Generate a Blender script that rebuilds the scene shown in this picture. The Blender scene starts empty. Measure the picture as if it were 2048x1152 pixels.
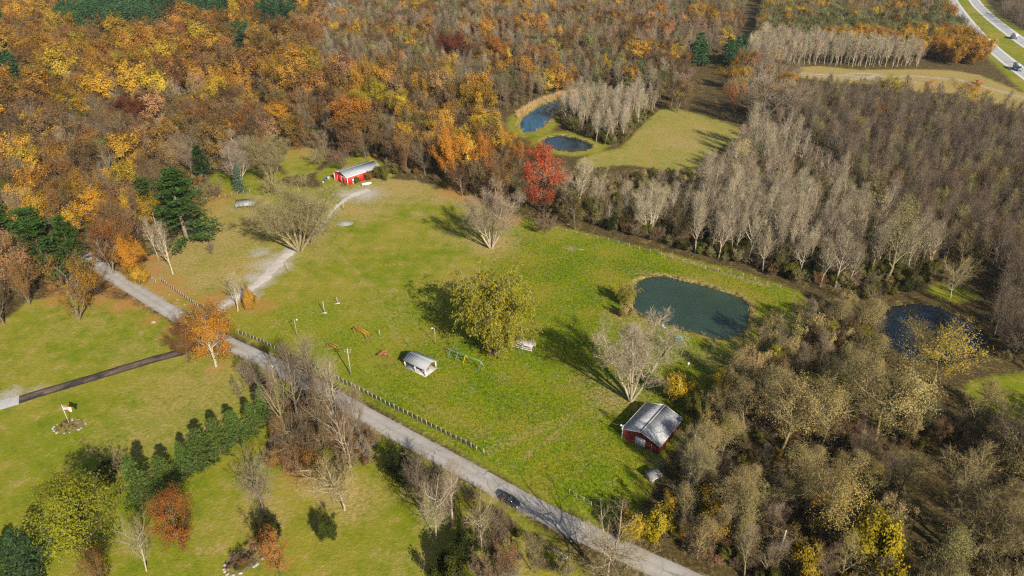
import bpy, math, random
import numpy as np
from mathutils import Vector, Matrix

SC = bpy.context.scene
COL = SC.collection
R = math.radians

# ------------------------------------------------------------------ camera, sky, sun, exposure
CAM_H, FPX, PITCH = 110.0, 1366.0, R(30)
cam_d = bpy.data.cameras.new('camera')
cam_d.sensor_width = 36.0
cam_d.lens = 36.0 * FPX / 2048.0
cam_d.clip_start = 1.0
cam_d.clip_end = 6000.0
cam = bpy.data.objects.new('camera', cam_d)
COL.objects.link(cam)
cam.location = (0, 0, CAM_H)
cam.rotation_euler = (R(90) - PITCH, 0, 0)
SC.camera = cam

SUN_AZ, SUN_EL = R(-60.0), R(31.0)          # direction towards the sun (from +x, counter-clockwise)
w = bpy.data.worlds.new('World')
SC.world = w
w.use_nodes = True
nt = w.node_tree
sky = nt.nodes.new('ShaderNodeTexSky')
sky.sky_type = 'NISHITA'
sky.sun_disc = False
sky.sun_elevation = SUN_EL
sky.sun_rotation = math.atan2(math.cos(SUN_AZ), math.sin(SUN_AZ))
sky.air_density = 1.0
sky.dust_density = 1.0
bg = nt.nodes['Background']
bg.inputs['Strength'].default_value = 0.07
nt.links.new(sky.outputs[0], bg.inputs[0])

sun_d = bpy.data.lights.new('sun', 'SUN')
sun_d.energy = 4.9
sun_d.angle = R(0.5)
sun_d.color = (1.0, 0.93, 0.82)
sun = bpy.data.objects.new('sun', sun_d)
COL.objects.link(sun)
sd = Vector((math.cos(SUN_AZ) * math.cos(SUN_EL), math.sin(SUN_AZ) * math.cos(SUN_EL), math.sin(SUN_EL)))
sun.rotation_euler = sd.to_track_quat('Z', 'Y').to_euler()
sun.location = sd * 300

SC.view_settings.view_transform = 'Standard'
SC.view_settings.look = 'None'
SC.view_settings.gamma = 1.0
SC.view_settings.use_curve_mapping = False
SC.view_settings.exposure = 0.62
SC.render.engine = 'CYCLES'
SC.cycles.max_bounces = 4
SC.cycles.diffuse_bounces = 1
SC.cycles.glossy_bounces = 2
SC.cycles.transmission_bounces = 3
SC.cycles.volume_bounces = 0
SC.cycles.transparent_max_bounces = 4
SC.cycles.use_denoising = False
SC.cycles.filter_width = 1.3
SC.cycles.use_adaptive_sampling = True
SC.cycles.adaptive_threshold = 0.02

# ------------------------------------------------------------------ helpers
CP, SP = math.cos(PITCH), math.sin(PITCH)

def P(x, y, z=0.0):
    """ground position of a point seen in the photograph (survey by back-projection on the ground plane)"""
    u, v = (x - 1024) / FPX, -(y - 576) / FPX
    dz = -SP + v * CP
    t = (z - CAM_H) / dz
    return (u * t, (CP + v * SP) * t)

def PJ(X, Y, Z=0.0):
    dz = Z - CAM_H
    dep = Y * CP - dz * SP
    return 1024 + FPX * X / dep, 576 - FPX * (Y * SP + dz * CP) / dep

def tall(bx, by, ty):
    X, Y = P(bx, by)
    lo, hi = 0.0, 90.0
    for _ in range(40):
        m = (lo + hi) / 2
        if PJ(X, Y, m)[1] > ty: lo = m
        else: hi = m
    return lo

def mpp(x, y):
    X, Y = P(x, y)
    return (Y * CP + CAM_H * SP) / FPX

def srgb(r, g, b):
    f = lambda c: (c / 255 / 12.92) if c <= 10.31 else ((c / 255 + 0.055) / 1.055) ** 2.4
    return (f(r), f(g), f(b))

def tag(o, label=None, cat=None, group=None, kind=None):
    if label: o['label'] = label
    if cat: o['category'] = cat
    if group: o['group'] = group
    if kind: o['kind'] = kind
    return o

def link(o, parent=None):
    COL.objects.link(o)
    if parent is not None: o.parent = parent
    return o

def empty(name, loc=(0, 0, 0), rz=0.0, label=None, cat=None, group=None):
    o = bpy.data.objects.new(name, None)
    o.empty_display_size = 0.3
    link(o)
    o.location = loc
    o.rotation_euler = (0, 0, rz)
    return tag(o, label, cat, group)

class Geo:
    """collects numpy vertices and faces, becomes one mesh"""
    def __init__(self):
        self.v, self.f, self.n = [], [], 0
    def add(self, verts, faces, mi=0):
        verts = np.asarray(verts, float).reshape(-1, 3)
        faces = np.asarray(faces, int)
        self.v.append(verts)
        self.f.append((faces + self.n, mi))
        self.n += len(verts)
        return self
    def merge(self, other, shift=0):
        for v in other.v: self.v.append(v)
        for f, mi in other.f: self.f.append((f + self.n, mi + shift))
        self.n += other.n
        return self
    def mesh(self, name, mats):
        me = bpy.data.meshes.new(name)
        V = np.concatenate(self.v)
        me.vertices.add(len(V))
        me.vertices.foreach_set('co', V.astype(np.float32).ravel())
        loops = np.concatenate([f.ravel() for f, _ in self.f])
        tot = np.concatenate([np.full(len(f), f.shape[1]) for f, _ in self.f])
        mi = np.concatenate([np.full(len(f), m) for f, m in self.f])
        st = np.concatenate([[0], np.cumsum(tot)[:-1]])
        me.loops.add(len(loops))
        me.loops.foreach_set('vertex_index', loops.astype(np.int32))
        me.polygons.add(len(tot))
        me.polygons.foreach_set('loop_start', st.astype(np.int32))
        me.polygons.foreach_set('material_index', mi.astype(np.int32))
        for m in (mats if isinstance(mats, (list, tuple)) else [mats]): me.materials.append(m)
        me.update(calc_edges=True)
        return me
    # hard-surface pieces
    def box(self, x0, x1, y0, y1, z0, z1, mi=0):
        v = [(x0, y0, z0), (x1, y0, z0), (x1, y1, z0), (x0, y1, z0), (x0, y0, z1), (x1, y0, z1), (x1, y1, z1), (x0, y1, z1)]
        return self.add(v, [(0, 3, 2, 1), (4, 5, 6, 7), (0, 1, 5, 4), (1, 2, 6, 5), (2, 3, 7, 6), (3, 0, 4, 7)], mi)
    def bar(self, a, b, wd, hg=None, mi=0):
        a, b = Vector(a), Vector(b)
        hg = hg or wd
        d = (b - a).normalized()
        s = d.cross(Vector((0, 0, 1)))
        s = s.normalized() if s.length > 1e-4 else Vector((1, 0, 0))
        u = s.cross(d).normalized()
        s, u = s * wd / 2, u * hg / 2
        v = [a - s - u, a + s - u, a + s + u, a - s + u, b - s - u, b + s - u, b + s + u, b - s + u]
        return self.add([tuple(q) for q in v], [(0, 3, 2, 1), (4, 5, 6, 7), (0, 1, 5, 4), (1, 2, 6, 5), (2, 3, 7, 6), (3, 0, 4, 7)], mi)
    def tube(self, a, b, r0, r1=None, m=8, mi=0):
        r1 = r0 if r1 is None else r1
        a, b = Vector(a), Vector(b)
        d = (b - a).normalized()
        s = d.cross(Vector((0, 0, 1)))
        s = s.normalized() if s.length > 1e-4 else Vector((1, 0, 0))
        u = s.cross(d).normalized()
        v = []
        for c, r in ((a, r0), (b, r1)):
            for k in range(m):
                t = 2 * math.pi * k / m
                v.append(tuple(c + (s * math.cos(t) + u * math.sin(t)) * r))
        self.add(v, [(k, (k + 1) % m, m + (k + 1) % m, m + k) for k in range(m)], mi)
        self.f.append((np.array([[self.n - 2 * m + k for k in range(m)][::-1]]), mi))
        self.f.append((np.array([[self.n - m + k for k in range(m)]]), mi))
        return self
    def slab(self, quad, th, mi=0):
        """thick plate under a quad of four 3-D points"""
        q = [Vector(p) for p in quad]
        n = (q[1] - q[0]).cross(q[3] - q[0]).normalized() * th
        v = [tuple(p) for p in q] + [tuple(p - n) for p in q]
        return self.add(v, [(0, 1, 2, 3), (7, 6, 5, 4), (0, 4, 5, 1), (1, 5, 6, 2), (2, 6, 7, 3), (3, 7, 4, 0)], mi)
    def prism(self, prof, y0, y1, mi=0):
        """profile in x,z extruded along y"""
        m = len(prof)
        v = [(x, y0, z) for x, z in prof] + [(x, y1, z) for x, z in prof]
        self.add(v, [(k, (k + 1) % m, m + (k + 1) % m, m + k) for k in range(m)], mi)
        self.f.append((np.array([[self.n - 2 * m + k for k in range(m)][::-1]]), mi))
        self.f.append((np.array([[self.n - m + k for k in range(m)]]), mi))
        return self
    def obj(self, name, mats, parent=None, smooth=False):
        me = self.mesh(name, mats)
        if smooth: me.polygons.foreach_set('use_smooth', [True] * len(me.polygons))
        return link(bpy.data.objects.new(name, me), parent)

def share(name, me, parent=None, loc=None, rz=None):
    o = bpy.data.objects.new(name, me)
    link(o, parent)
    if loc is not None: o.location = loc
    if rz is not None: o.rotation_euler = (0, 0, rz)
    return o

# ------------------------------------------------------------------ materials
MATS = {}
def new_mat(name):
    m = bpy.data.materials.new(name)
    m.use_nodes = True
    n = m.node_tree.nodes
    n.clear()
    MATS[name] = m
    return m, n, m.node_tree.links

def node(n, typ, **kw):
    o = n.new(typ)
    for k, v in kw.items():
        if k in o.inputs: o.inputs[k].default_value = v
        else: setattr(o, k, v)
    return o

def mixc(n, l, fac, a, b, blend='MIX'):
    m = n.new('ShaderNodeMix')
    m.data_type = 'RGBA'
    m.blend_type = blend
    for sock, val in ((m.inputs[0], fac), (m.inputs[6], a), (m.inputs[7], b)):
        if hasattr(val, 'links'): l.new(val, sock)
        elif isinstance(val, (tuple, list)): sock.default_value = tuple(val)[:3] + (1,)
        else: sock.default_value = val
    return m.outputs[2]

def mth(n, l, op, a, b=None, c=None, clamp=False):
    m = n.new('ShaderNodeMath')
    m.operation = op
    m.use_clamp = clamp
    for i, val in enumerate((a, b, c)):
        if val is None: continue
        if hasattr(val, 'links'): l.new(val, m.inputs[i])
        else: m.inputs[i].default_value = val
    return m.outputs[0]

def noise(n, l, vec, scale, detail=3.0, rough=0.55):
    t = node(n, 'ShaderNodeTexNoise', Scale=scale, Detail=detail, Roughness=rough)
    if vec is not None: l.new(vec, t.inputs['Vector'])
    return t.outputs['Fac']

def ramp(n, l, fac, stops):
    r = n.new('ShaderNodeValToRGB')
    e = r.color_ramp.elements
    while len(e) < len(stops): e.new(0.5)
    for k, (p, c) in enumerate(stops):
        e[k].position = p
        e[k].color = tuple(c)[:3] + (1,)
    l.new(fac, r.inputs[0])
    return r.outputs[0]

def mrange(n, l, v, a, b, c=0.0, d=1.0):
    m = n.new('ShaderNodeMapRange')
    l.new(v, m.inputs[0])
    for i, q in enumerate((a, b, c, d)): m.inputs[i + 1].default_value = q
    return m.outputs[0]

def principled(n, l, col, rough=0.8, metal=0.0, bump=None, bstr=0.3, bdist=0.05, spec=None):
    p = n.new('ShaderNodeBsdfPrincipled')
    if hasattr(col, 'links'): l.new(col, p.inputs['Base Color'])
    else: p.inputs['Base Color'].default_value = tuple(col)[:3] + (1,)
    if hasattr(rough, 'links'): l.new(rough, p.inputs['Roughness'])
    else: p.inputs['Roughness'].default_value = rough
    p.inputs['Metallic'].default_value = metal
    if spec is not None: p.inputs['Specular IOR Level'].default_value = spec
    if bump is not None:
        b = n.new('ShaderNodeBump')
        b.inputs['Strength'].default_value = bstr
        b.inputs['Distance'].default_value = bdist
        l.new(bump, b.inputs['Height'])
        l.new(b.outputs[0], p.inputs['Normal'])
    o = n.new('ShaderNodeOutputMaterial')
    l.new(p.outputs[0], o.inputs[0])
    return p

def simple(name, col, rough=0.7, metal=0.0, var=0.25, scale=1.5, wear=None):
    """painted or plain surface with blotchy wear in object space"""
    m, n, l = new_mat(name)
    tc = n.new('ShaderNodeTexCoord').outputs['Object']
    f = noise(n, l, tc, scale, 5, 0.65)
    d = tuple(c * (1 - var) for c in col)
    u = tuple(min(1, c * (1 + var)) for c in col)
    c = ramp(n, l, f, [(0.3, d), (0.7, u)])
    if wear:
        g = noise(n, l, tc, scale * 3.1, 6, 0.7)
        c = mixc(n, l, mrange(n, l, g, wear[1], wear[1] + 0.08), c, wear[0])
    principled(n, l, c, rough, metal, noise(n, l, tc, scale * 6, 3), 0.15, 0.02)
    return m

def attr(n, name, typ):
    a = n.new('ShaderNodeAttribute')
    a.attribute_type = typ
    a.attribute_name = name
    return a

def foliage(name, trans=0.35, var=0.45, rough=0.7, hue=0.03):
    """leaf, needle and twig colour: tint carried by each tree, varied leaf by leaf"""
    m, n, l = new_mat(name)
    a = attr(n, 'tint', 'INSTANCER')
    isl = n.new('ShaderNodeNewGeometry').outputs['Random Per Island']
    hsv = n.new('ShaderNodeHueSaturation')
    l.new(a.outputs['Color'], hsv.inputs['Color'])
    l.new(mrange(n, l, isl, 0, 1, 1 - var, 1 + var), hsv.inputs['Value'])
    h2 = mth(n, l, 'FRACT', mth(n, l, 'MULTIPLY', isl, 17.31))
    l.new(mrange(n, l, h2, 0, 1, 0.5 - hue, 0.5 + hue), hsv.inputs['Hue'])
    l.new(mrange(n, l, h2, 0, 1, 1.06, 0.86), hsv.inputs['Saturation'])
    d = node(n, 'ShaderNodeBsdfDiffuse')
    l.new(hsv.outputs[0], d.inputs[0])
    out = n.new('ShaderNodeOutputMaterial')
    if trans > 0:
        t = node(n, 'ShaderNodeBsdfTranslucent')
        l.new(hsv.outputs[0], t.inputs[0])
        mx = n.new('ShaderNodeMixShader')
        mx.inputs[0].default_value = trans
        l.new(d.outputs[0], mx.inputs[1])
        l.new(t.outputs[0], mx.inputs[2])
        l.new(mx.outputs[0], out.inputs[0])
    else:
        l.new(d.outputs[0], out.inputs[0])
    return m

leaf_m = foliage('leaf', 0.33, 0.28, hue=0.016)
needle_m = foliage('needle', 0.12, 0.45, hue=0.012)
twig_m = foliage('twig', 0.0, 0.35, hue=0.01)
m, n, l = new_mat('bark')
a = attr(n, 'bark', 'INSTANCER')
tc = n.new('ShaderNodeTexCoord').outputs['Object']
f = noise(n, l, tc, 1.3, 5, 0.7)
c = mixc(n, l, 1.0, a.outputs['Color'], ramp(n, l, f, [(0.3, (0.45, 0.42, 0.4)), (0.65, (1.15, 1.12, 1.05))]), 'MULTIPLY')
principled(n, l, c, 0.9, 0, noise(n, l, tc, 5, 4), 0.5, 0.05, spec=0.2)
bark_m = m

white_m = simple('white_paint', (0.72, 0.71, 0.68), 0.6, 0, 0.1, 2.0, ((0.42, 0.38, 0.33), 0.66))
red_m = simple('red_barn_paint', srgb(200, 38, 30), 0.55, 0, 0.16, 0.8, (srgb(150, 60, 45), 0.66))
dred_m = simple('weathered_red_siding', srgb(128, 42, 36), 0.8, 0, 0.3, 1.1, (srgb(120, 92, 80), 0.62))
zinc_m = simple('galvanised_roof', (0.31, 0.32, 0.325), 0.85, 0.0, 0.12, 0.5, ((0.28, 0.26, 0.24), 0.68))
dzinc_m = simple('weathered_tin_roof', (0.35, 0.355, 0.36), 0.85, 0.0, 0.25, 0.45, ((0.2, 0.17, 0.15), 0.56))
wood_m = simple('weathered_wood', (0.30, 0.26, 0.21), 0.85, 0, 0.3, 2.5)
pole_m = simple('pole_wood', (0.36, 0.31, 0.25), 0.85, 0, 0.25, 1.5)
post_m = simple('fence_post_wood', (0.42, 0.37, 0.29), 0.85, 0, 0.3, 3)
rail_m = simple('dark_fence_rail', (0.07, 0.055, 0.045), 0.85, 0, 0.3, 2)
wire_m = simple('wire', (0.16, 0.16, 0.16), 0.5, 0.6, 0.1)
conc_m = simple('concrete', (0.42, 0.40, 0.37), 0.85, 0, 0.15, 0.8)
dark_m = simple('dark_parts_and_inner_shade', (0.03, 0.028, 0.026), 0.9, 0, 0.2)
rust_m = simple('rust_red_metal', srgb(178, 104, 74), 0.6, 0.1, 0.25, 3)
orange_m = simple('orange_metal', srgb(205, 120, 40), 0.5, 0.1, 0.2, 3)
green_m = simple('green_pipe', srgb(60, 150, 110), 0.45, 0.1, 0.15, 2)
teal_m = simple('teal_pipe', srgb(70, 140, 150), 0.45, 0.1, 0.15, 2)
yellow_m = simple('yellow_pipe', srgb(215, 165, 45), 0.45, 0.1, 0.15, 2)
turq_m = simple('turquoise_plastic', srgb(40, 190, 175), 0.4, 0, 0.1, 2)
steel_m = simple('steel', (0.45, 0.46, 0.47), 0.4, 0.6, 0.1, 2)
rubber_m = simple('rubber', (0.02, 0.02, 0.02), 0.8, 0, 0.2)
stone_m = simple('field_stone', (0.34, 0.315, 0.28), 0.85, 0, 0.35, 2.2)
blue_m = simple('blue_drum', srgb(60, 85, 130), 0.5, 0, 0.15)
gal_m = simple('grey_drum', (0.30, 0.33, 0.33), 0.5, 0.2, 0.2)
m, n, l = new_mat('dark_glass'); principled(n, l, (0.012, 0.014, 0.016), 0.05); glass_m = m
m, n, l = new_mat('car_paint'); p_ = principled(n, l, (0.035, 0.04, 0.05), 0.25, 0.3); p_.inputs['Coat Weight'].default_value = 0.6; car_m = m
m, n, l = new_mat('pale_car_paint'); principled(n, l, (0.6, 0.6, 0.6), 0.3, 0.1); wcar_m = m
m, n, l = new_mat('lamp_glass'); principled(n, l, (0.75, 0.75, 0.72), 0.15); lamp_m = m
truckw_m = simple('white_trailer', (0.72, 0.73, 0.73), 0.4, 0.05, 0.06, 0.4)
truckg_m = simple('grey_trailer', (0.38, 0.42, 0.44), 0.4, 0.1, 0.1, 0.4)

# ------------------------------------------------------------------ survey outlines (photo points on the ground)
def poly(pts): return np.array([P(x, y) for x, y in pts])

FARM_POND = poly([(1266,572),(1274,560),(1292,552),(1320,549),(1352,554),(1385,563),(1440,578),(1484,592),(1500,606),(1503,628),(1500,650),(1488,668),(1462,678),(1432,678),(1400,667),(1350,655),(1305,640),(1276,630),(1264,612)])
BACK_POND = poly([(1036,250),(1046,232),(1075,214),(1110,200),(1150,192),(1180,193),(1180,206),(1140,216),(1108,232),(1090,250),(1072,262),(1050,266)])
ROUND_POND = poly([(1083,281),(1095,273),(1120,270),(1150,274),(1178,284),(1188,292),(1175,300),(1140,303),(1105,298),(1088,291)])
DARK_POND = poly([(1764,622),(1782,609),(1830,604),(1880,610),(1922,634),(1948,642),(1975,668),(1990,690),(1965,704),(1942,722),(1900,735),(1850,725),(1800,705),(1768,690),(1758,660)])
PONDS = [FARM_POND, BACK_POND, ROUND_POND, DARK_POND]

LEFT_LAWN = poly([(-260,640),(0,648),(60,600),(130,590),(250,600),(390,665),(600,775),(760,868),(1000,1000),(1110,1075),(1160,1130),(1200,1175),(-260,1175)])
FIELD = poly([(262,570),(250,545),(300,512),(345,485),(385,450),(412,408),(470,388),(540,372),(655,376),(700,378),(765,355),(830,362),(905,382),(940,400),(1010,432),(1060,440),(1150,460),(1260,488),(1400,522),(1500,548),(1600,583),(1630,620),(1590,665),(1540,690),(1480,740),(1420,790),(1390,830),(1330,925),(1300,985),(1270,1030),(1205,1055),(1100,1012),(950,922),(760,818),(600,730),(420,645)])
LAWN_B1 = poly([(575,300),(640,296),(648,320),(625,348),(575,352),(560,330)])
LAWN_B2 = poly([(222,388),(236,364),(290,350),(335,345),(340,372),(300,388),(258,402)])
LAWN_B3 = poly([(430,345),(520,330),(575,352),(540,372),(470,388),(415,405),(400,380)])
BARN_YARD = poly([(630,352),(655,330),(690,316),(742,312),(775,330),(790,352),(765,362),(700,380),(650,380)])
CLEARING = poly([(1150,322),(1195,305),(1240,296),(1290,245),(1318,220),(1345,216),(1395,226),(1440,240),(1475,255),(1490,272),(1452,288),(1430,305),(1410,330),(1340,342),(1250,330),(1190,335)])
TAN_FIELD = poly([(1565,136),(1640,132),(1720,140),(1820,138),(1900,140),(1960,150),(2048,186),(2120,230),(2120,262),(2048,232),(1980,205),(1900,186),(1840,185),(1760,172),(1680,165),(1600,156)])
R_LAWN1 = poly([(1850,577),(1885,562),(1935,574),(1965,598),(1920,606),(1885,600)])
R_LAWN2 = poly([(1930,768),(1985,752),(2090,742),(2090,850),(2030,845),(1985,822),(1950,815)])
CORRIDOR = poly([(1372,222),(1392,180),(1420,140),(1470,90),(1490,30),(1500,-20),(1540,-20),(1520,30),(1508,90),(1470,140),(1440,190),(1445,240)])
HW_VERGE = poly([(1885,-10),(1900,40),(1950,90),(1990,130),(2048,186),(2140,262),(2260,300),(2260,120),(2120,70),(2048,62),(1990,25),(1965,-10)])
R_TRAIL = [(1530,570),(1500,561),(1440,543),(1380,524),(1330,510)]
LAWNS = [LEFT_LAWN, FIELD, LAWN_B1, LAWN_B2, LAWN_B3, BARN_YARD, CLEARING, R_LAWN1, R_LAWN2]

ROAD = [(160,505),(205,540),(248,566),(300,598),(345,626),(400,658),(455,687),(520,716),(590,752),(660,790),(730,830),(800,868),(870,906),(940,944),(1010,984),(1080,1021),(1160,1062),(1240,1100),(1320,1136),(1400,1172),(1480,1210)]
GRAVEL = [(418,632),(438,615),(470,598),(505,578),(530,555),(555,530),(580,502),(605,484),(632,462),(652,440),(668,418),(690,398),(715,385),(738,380)]
DRIVE = [(30,802),(85,785),(150,766),(215,747),(275,728),(330,712),(380,700),(428,688)]

def inside(poly_, x, y):
    r = np.zeros(len(x), bool)
    m_ = len(poly_)
    for i in range(m_):
        x0, y0 = poly_[i]
        x1, y1 = poly_[(i + 1) % m_]
        c_ = ((y0 > y) != (y1 > y)) & (x < (x1 - x0) * (y - y0) / (y1 - y0 + 1e-12) + x0)
        r ^= c_
    return r

def segdist(pts, x, y, closed=False):
    d = np.full(len(x), 1e9)
    m_ = len(pts)
    for i in range(m_ if closed else m_ - 1):
        ax, ay = pts[i]
        bx, by = pts[(i + 1) % m_]
        dx, dy = bx - ax, by - ay
        t = np.clip(((x - ax) * dx + (y - ay) * dy) / (dx * dx + dy * dy + 1e-9), 0, 1)
        d = np.minimum(d, np.hypot(x - ax - t * dx, y - ay - t * dy))
    return d

def sdist(pl, x, y):
    d = segdist(pl, x, y, True)
    return np.where(inside(pl, x, y), -d, d)

def smooth(a, b, v):
    t = np.clip((v - a) / (b - a), 0, 1)
    return t * t * (3 - 2 * t)

# ------------------------------------------------------------------ ground
def steps(a, b, fn):
    o = [a]
    while o[-1] < b: o.append(o[-1] + fn(o[-1]))
    return np.array(o)
ys = steps(-60, 1800, lambda y: 6.0 if y < 70 else 0.85 * max(1.0, y / 120) if y < 950 else 40.0)
xr = steps(0.45, 1500, lambda x: 0.9 * max(1.0, x / 100) if x < 650 else 50.0)
xs = np.concatenate([-xr[::-1], xr])
GX, GY = np.meshgrid(xs, ys)
gx, gy = GX.ravel(), GY.ravel()
lawn = np.zeros(len(gx)); meadow = np.zeros(len(gx)); dry = np.zeros(len(gx)); litter = np.zeros(len(gx)); earth = np.zeros(len(gx)); gz = np.zeros(len(gx))
for q in LAWNS: lawn = np.maximum(lawn, smooth(1.6, -1.6, sdist(q, gx, gy)))
lawn = np.maximum(lawn, smooth(4, -4, sdist(HW_VERGE, gx, gy)))
tan_ = smooth(4, -4, sdist(TAN_FIELD, gx, gy))
lawn = np.maximum(lawn, tan_)
MEADOW = poly([(700,800),(960,560),(1060,470),(1260,490),(1500,550),(1640,620),(1500,720),(1390,830),(1300,985),(1205,1050),(950,918)])
meadow = smooth(9, -9, sdist(MEADOW, gx, gy)) * smooth(2, -2, sdist(FIELD, gx, gy))
MEADOW2 = poly([(480,670),(560,600),(760,600),(950,560),(1060,470),(950,918),(700,790)])
meadow = np.maximum(meadow, 0.45 * smooth(4, -4, sdist(CLEARING, gx, gy)))
meadow = np.maximum(meadow, 0.5 * smooth(9, -9, sdist(MEADOW2, gx, gy)) * smooth(2, -2, sdist(FIELD, gx, gy)))
def spot(px, py, rad, amt, arr, sy=1.0):
    X, Y = P(px, py)
    d = np.hypot(gx - X, (gy - Y) / sy)
    np.maximum(arr, amt * smooth(rad * 1.35, 0, d), out=arr)
for s in [(1310,262,20,.8),(1360,285,26,.95),(1400,256,16,.8),(1280,300,16,.7),(1430,275,14,.8),(1240,318,12,.7),(985,485,14,1.0),(900,470,12,0.5),(600,470,17,0.9),(480,540,16,0.95),(430,480,26,0.9),(520,440,24,0.8),(350,520,16,1.0),(300,560,12,0.9),(400,560,16,0.9),(440,420,20,0.7),(520,400,16,0.5),(1225,790,9,1.0),(1180,760,7,0.6),(700,1000,9,0.8),(530,1035,7,0.75),(620,950,7,0.8),(1140,497,3.2,1.0),(790,378,24,0.95),(720,420,16,0.85),(390,790,22,0.55),(310,870,20,0.45),(770,365,14,0.7),(880,395,11,0.9),(930,560,14,0.35),(780,610,16,0.25),(840,430,6,0.7),(1235,635,6,0.8),(1290,548,6,0.6),(1330,930,6,0.7),(1440,720,11,0.7),(1540,660,7,0.7),(1370,700,6,0.6),(390,800,13,0.45),(330,880,12,0.35),(150,650,14,0.35),(60,720,14,0.2),(640,500,14,0.5),(700,420,10,0.5),(260,700,12,0.35),(430,1060,8,0.3),(870,1110,9,0.45),(800,1130,8,0.35),(1010,1130,8,0.8),(1250,260,10,0.3),(1380,290,16,0.6),(1330,315,10,0.5),(620,310,16,0.5),(280,370,12,0.6)]:
    spot(s[0], s[1], s[2], s[3], dry)
dry = np.maximum(dry, tan_ * 1.0)
dry = np.maximum(dry, 0.56 * smooth(4, -4, sdist(CLEARING, gx, gy)))
for q in PONDS:
    d = sdist(q, gx, gy)
    if q is BACK_POND or q is ROUND_POND: lawn = np.maximum(lawn, smooth(10, 4, d))
    gz += -1.3 * smooth(0.8, -2.2, d)
    dry = np.maximum(dry, 0.9 * smooth(3.0, 0.5, d))
road_w = np.array([P(*q) for q in ROAD]); grav_w = np.array([P(*q) for q in GRAVEL]); trail_w = np.array([P(*q) for q in R_TRAIL])
dr = segdist(road_w, gx, gy)
for s in [(250,560,10,1.0),(290,545,9,0.9),(330,570,8,0.9),(290,520,10,0.9),(310,605,6,0.7),(420,605,9,1.0),(470,605,8,0.9),(360,590,6,0.8),(345,660,5,0.9),(300,640,5,0.7),(250,610,7,0.9),(190,600,9,0.8),(130,590,9,0.8),(480,600,8,0.8),(530,610,6,0.7),(430,395,12,0.7),(400,420,10,0.7),(610,940,6,0.9),(560,1130,4,0.5),(434,735,4,0.5),(905,380,9,1.0),(940,395,8,1.0),(1020,440,7,0.8),(330,360,10,0.7),(250,385,9,0.8),(600,300,12,0.5)]:
    spot(s[0], s[1], s[2], s[3], litter)
litter = np.maximum(litter, 0.75 * smooth(4.2, 2.6, dr) * (gx < -30) * lawn)
earth = np.maximum(earth, (0.35 + 0.5 * smooth(245, 215, gy)) * smooth(4.2, 1.2, segdist(grav_w, gx, gy)))
dry = np.maximum(dry, 0.8 * smooth(2.4, 0.6, segdist(trail_w, gx, gy)))
earth = np.maximum(earth, 0.3 * smooth(3.2, 2.4, dr))
for s in [(548,534,8,1.0),(522,556,7,1.0),(500,576,5,.9),(566,514,6,.9),(728,388,10,1.0),(706,392,7,.9),(545,528,8,0.9),(520,505,5,0.8),(505,590,4,0.7),(725,385,7,0.95),(690,388,6,0.9),(20,788,4,0.8),(70,780,3,0.6),(1140,497,2.2,0.5),(1745,640,3,1.0)]:
    spot(s[0], s[1], s[2], s[3], earth)
for ln_, wd_, am_, arr_ in [([(1590,146),(1660,150),(1740,154),(1830,152),(1920,160),(2048,196)], 2.2, .8, earth), ([(1600,150),(1700,158),(1800,160),(1880,172)], 1.8, .7, earth), ([(1840,146),(1870,156),(1860,168),(1890,176)], 1.6, .8, litter), ([(1690,148),(1730,146),(1760,150),(1720,158)], 2.0, .9, earth), ([(968,905),(1040,868),(1120,838),(1200,806)], .7, .55, dry), ([(976,911),(1048,874),(1128,844),(1208,812)], .7, .55, dry), ([(1040,920),(1110,870),(1160,820)], .6, .5, dry), ([(700,770),(800,790),(900,830),(1010,890)], .8, .45, dry), ([(640,470),(690,520),(760,600),(800,690)], 1.0, .4, dry), ([(1330,345),(1290,300),(1310,262),(1350,240)], 1.2, .35, litter)]:
    np.maximum(arr_, am_ * smooth(wd_ * 1.6, 0.2, segdist(np.array([P(*q) for q in ln_]), gx, gy)), out=arr_)
gz += np.where(np.maximum(lawn, 0) < 0.3, 0.12 * np.sin(gx * 0.9) * np.sin(gy * 0.7), 0) * (dr > 6)
nx_, ny_ = len(xs), len(ys)
I = np.arange(nx_ * ny_).reshape(ny_, nx_)
quads = np.stack([I[:-1, :-1], I[:-1, 1:], I[1:, 1:], I[1:, :-1]], -1).reshape(-1, 4)

m, n, l = new_mat('ground')
pos = n.new('ShaderNodeNewGeometry').outputs['Position']
za, zb = attr(n, 'zone', 'GEOMETRY'), attr(n, 'zone2', 'GEOMETRY')
s1 = n.new('ShaderNodeSeparateColor'); l.new(za.outputs['Color'], s1.inputs[0])
s2 = n.new('ShaderNodeSeparateColor'); l.new(zb.outputs['Color'], s2.inputs[0])
nb, nm, nf, nff = noise(n, l, pos, 0.035, 4), noise(n, l, pos, 0.22, 4, 0.6), noise(n, l, pos, 1.1, 4, 0.65), noise(n, l, pos, 3.2, 3, 0.6)
def edge(ch, amt=0.8):
    v = mth(n, l, 'ADD', ch, mth(n, l, 'MULTIPLY', mth(n, l, 'SUBTRACT', mth(n, l, 'ADD', mth(n, l, 'MULTIPLY', nf, 0.5), mth(n, l, 'MULTIPLY', nm, 0.5)), 0.5), amt * 2.2))
    return mrange(n, l, v, 0.1, 0.9)
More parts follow.
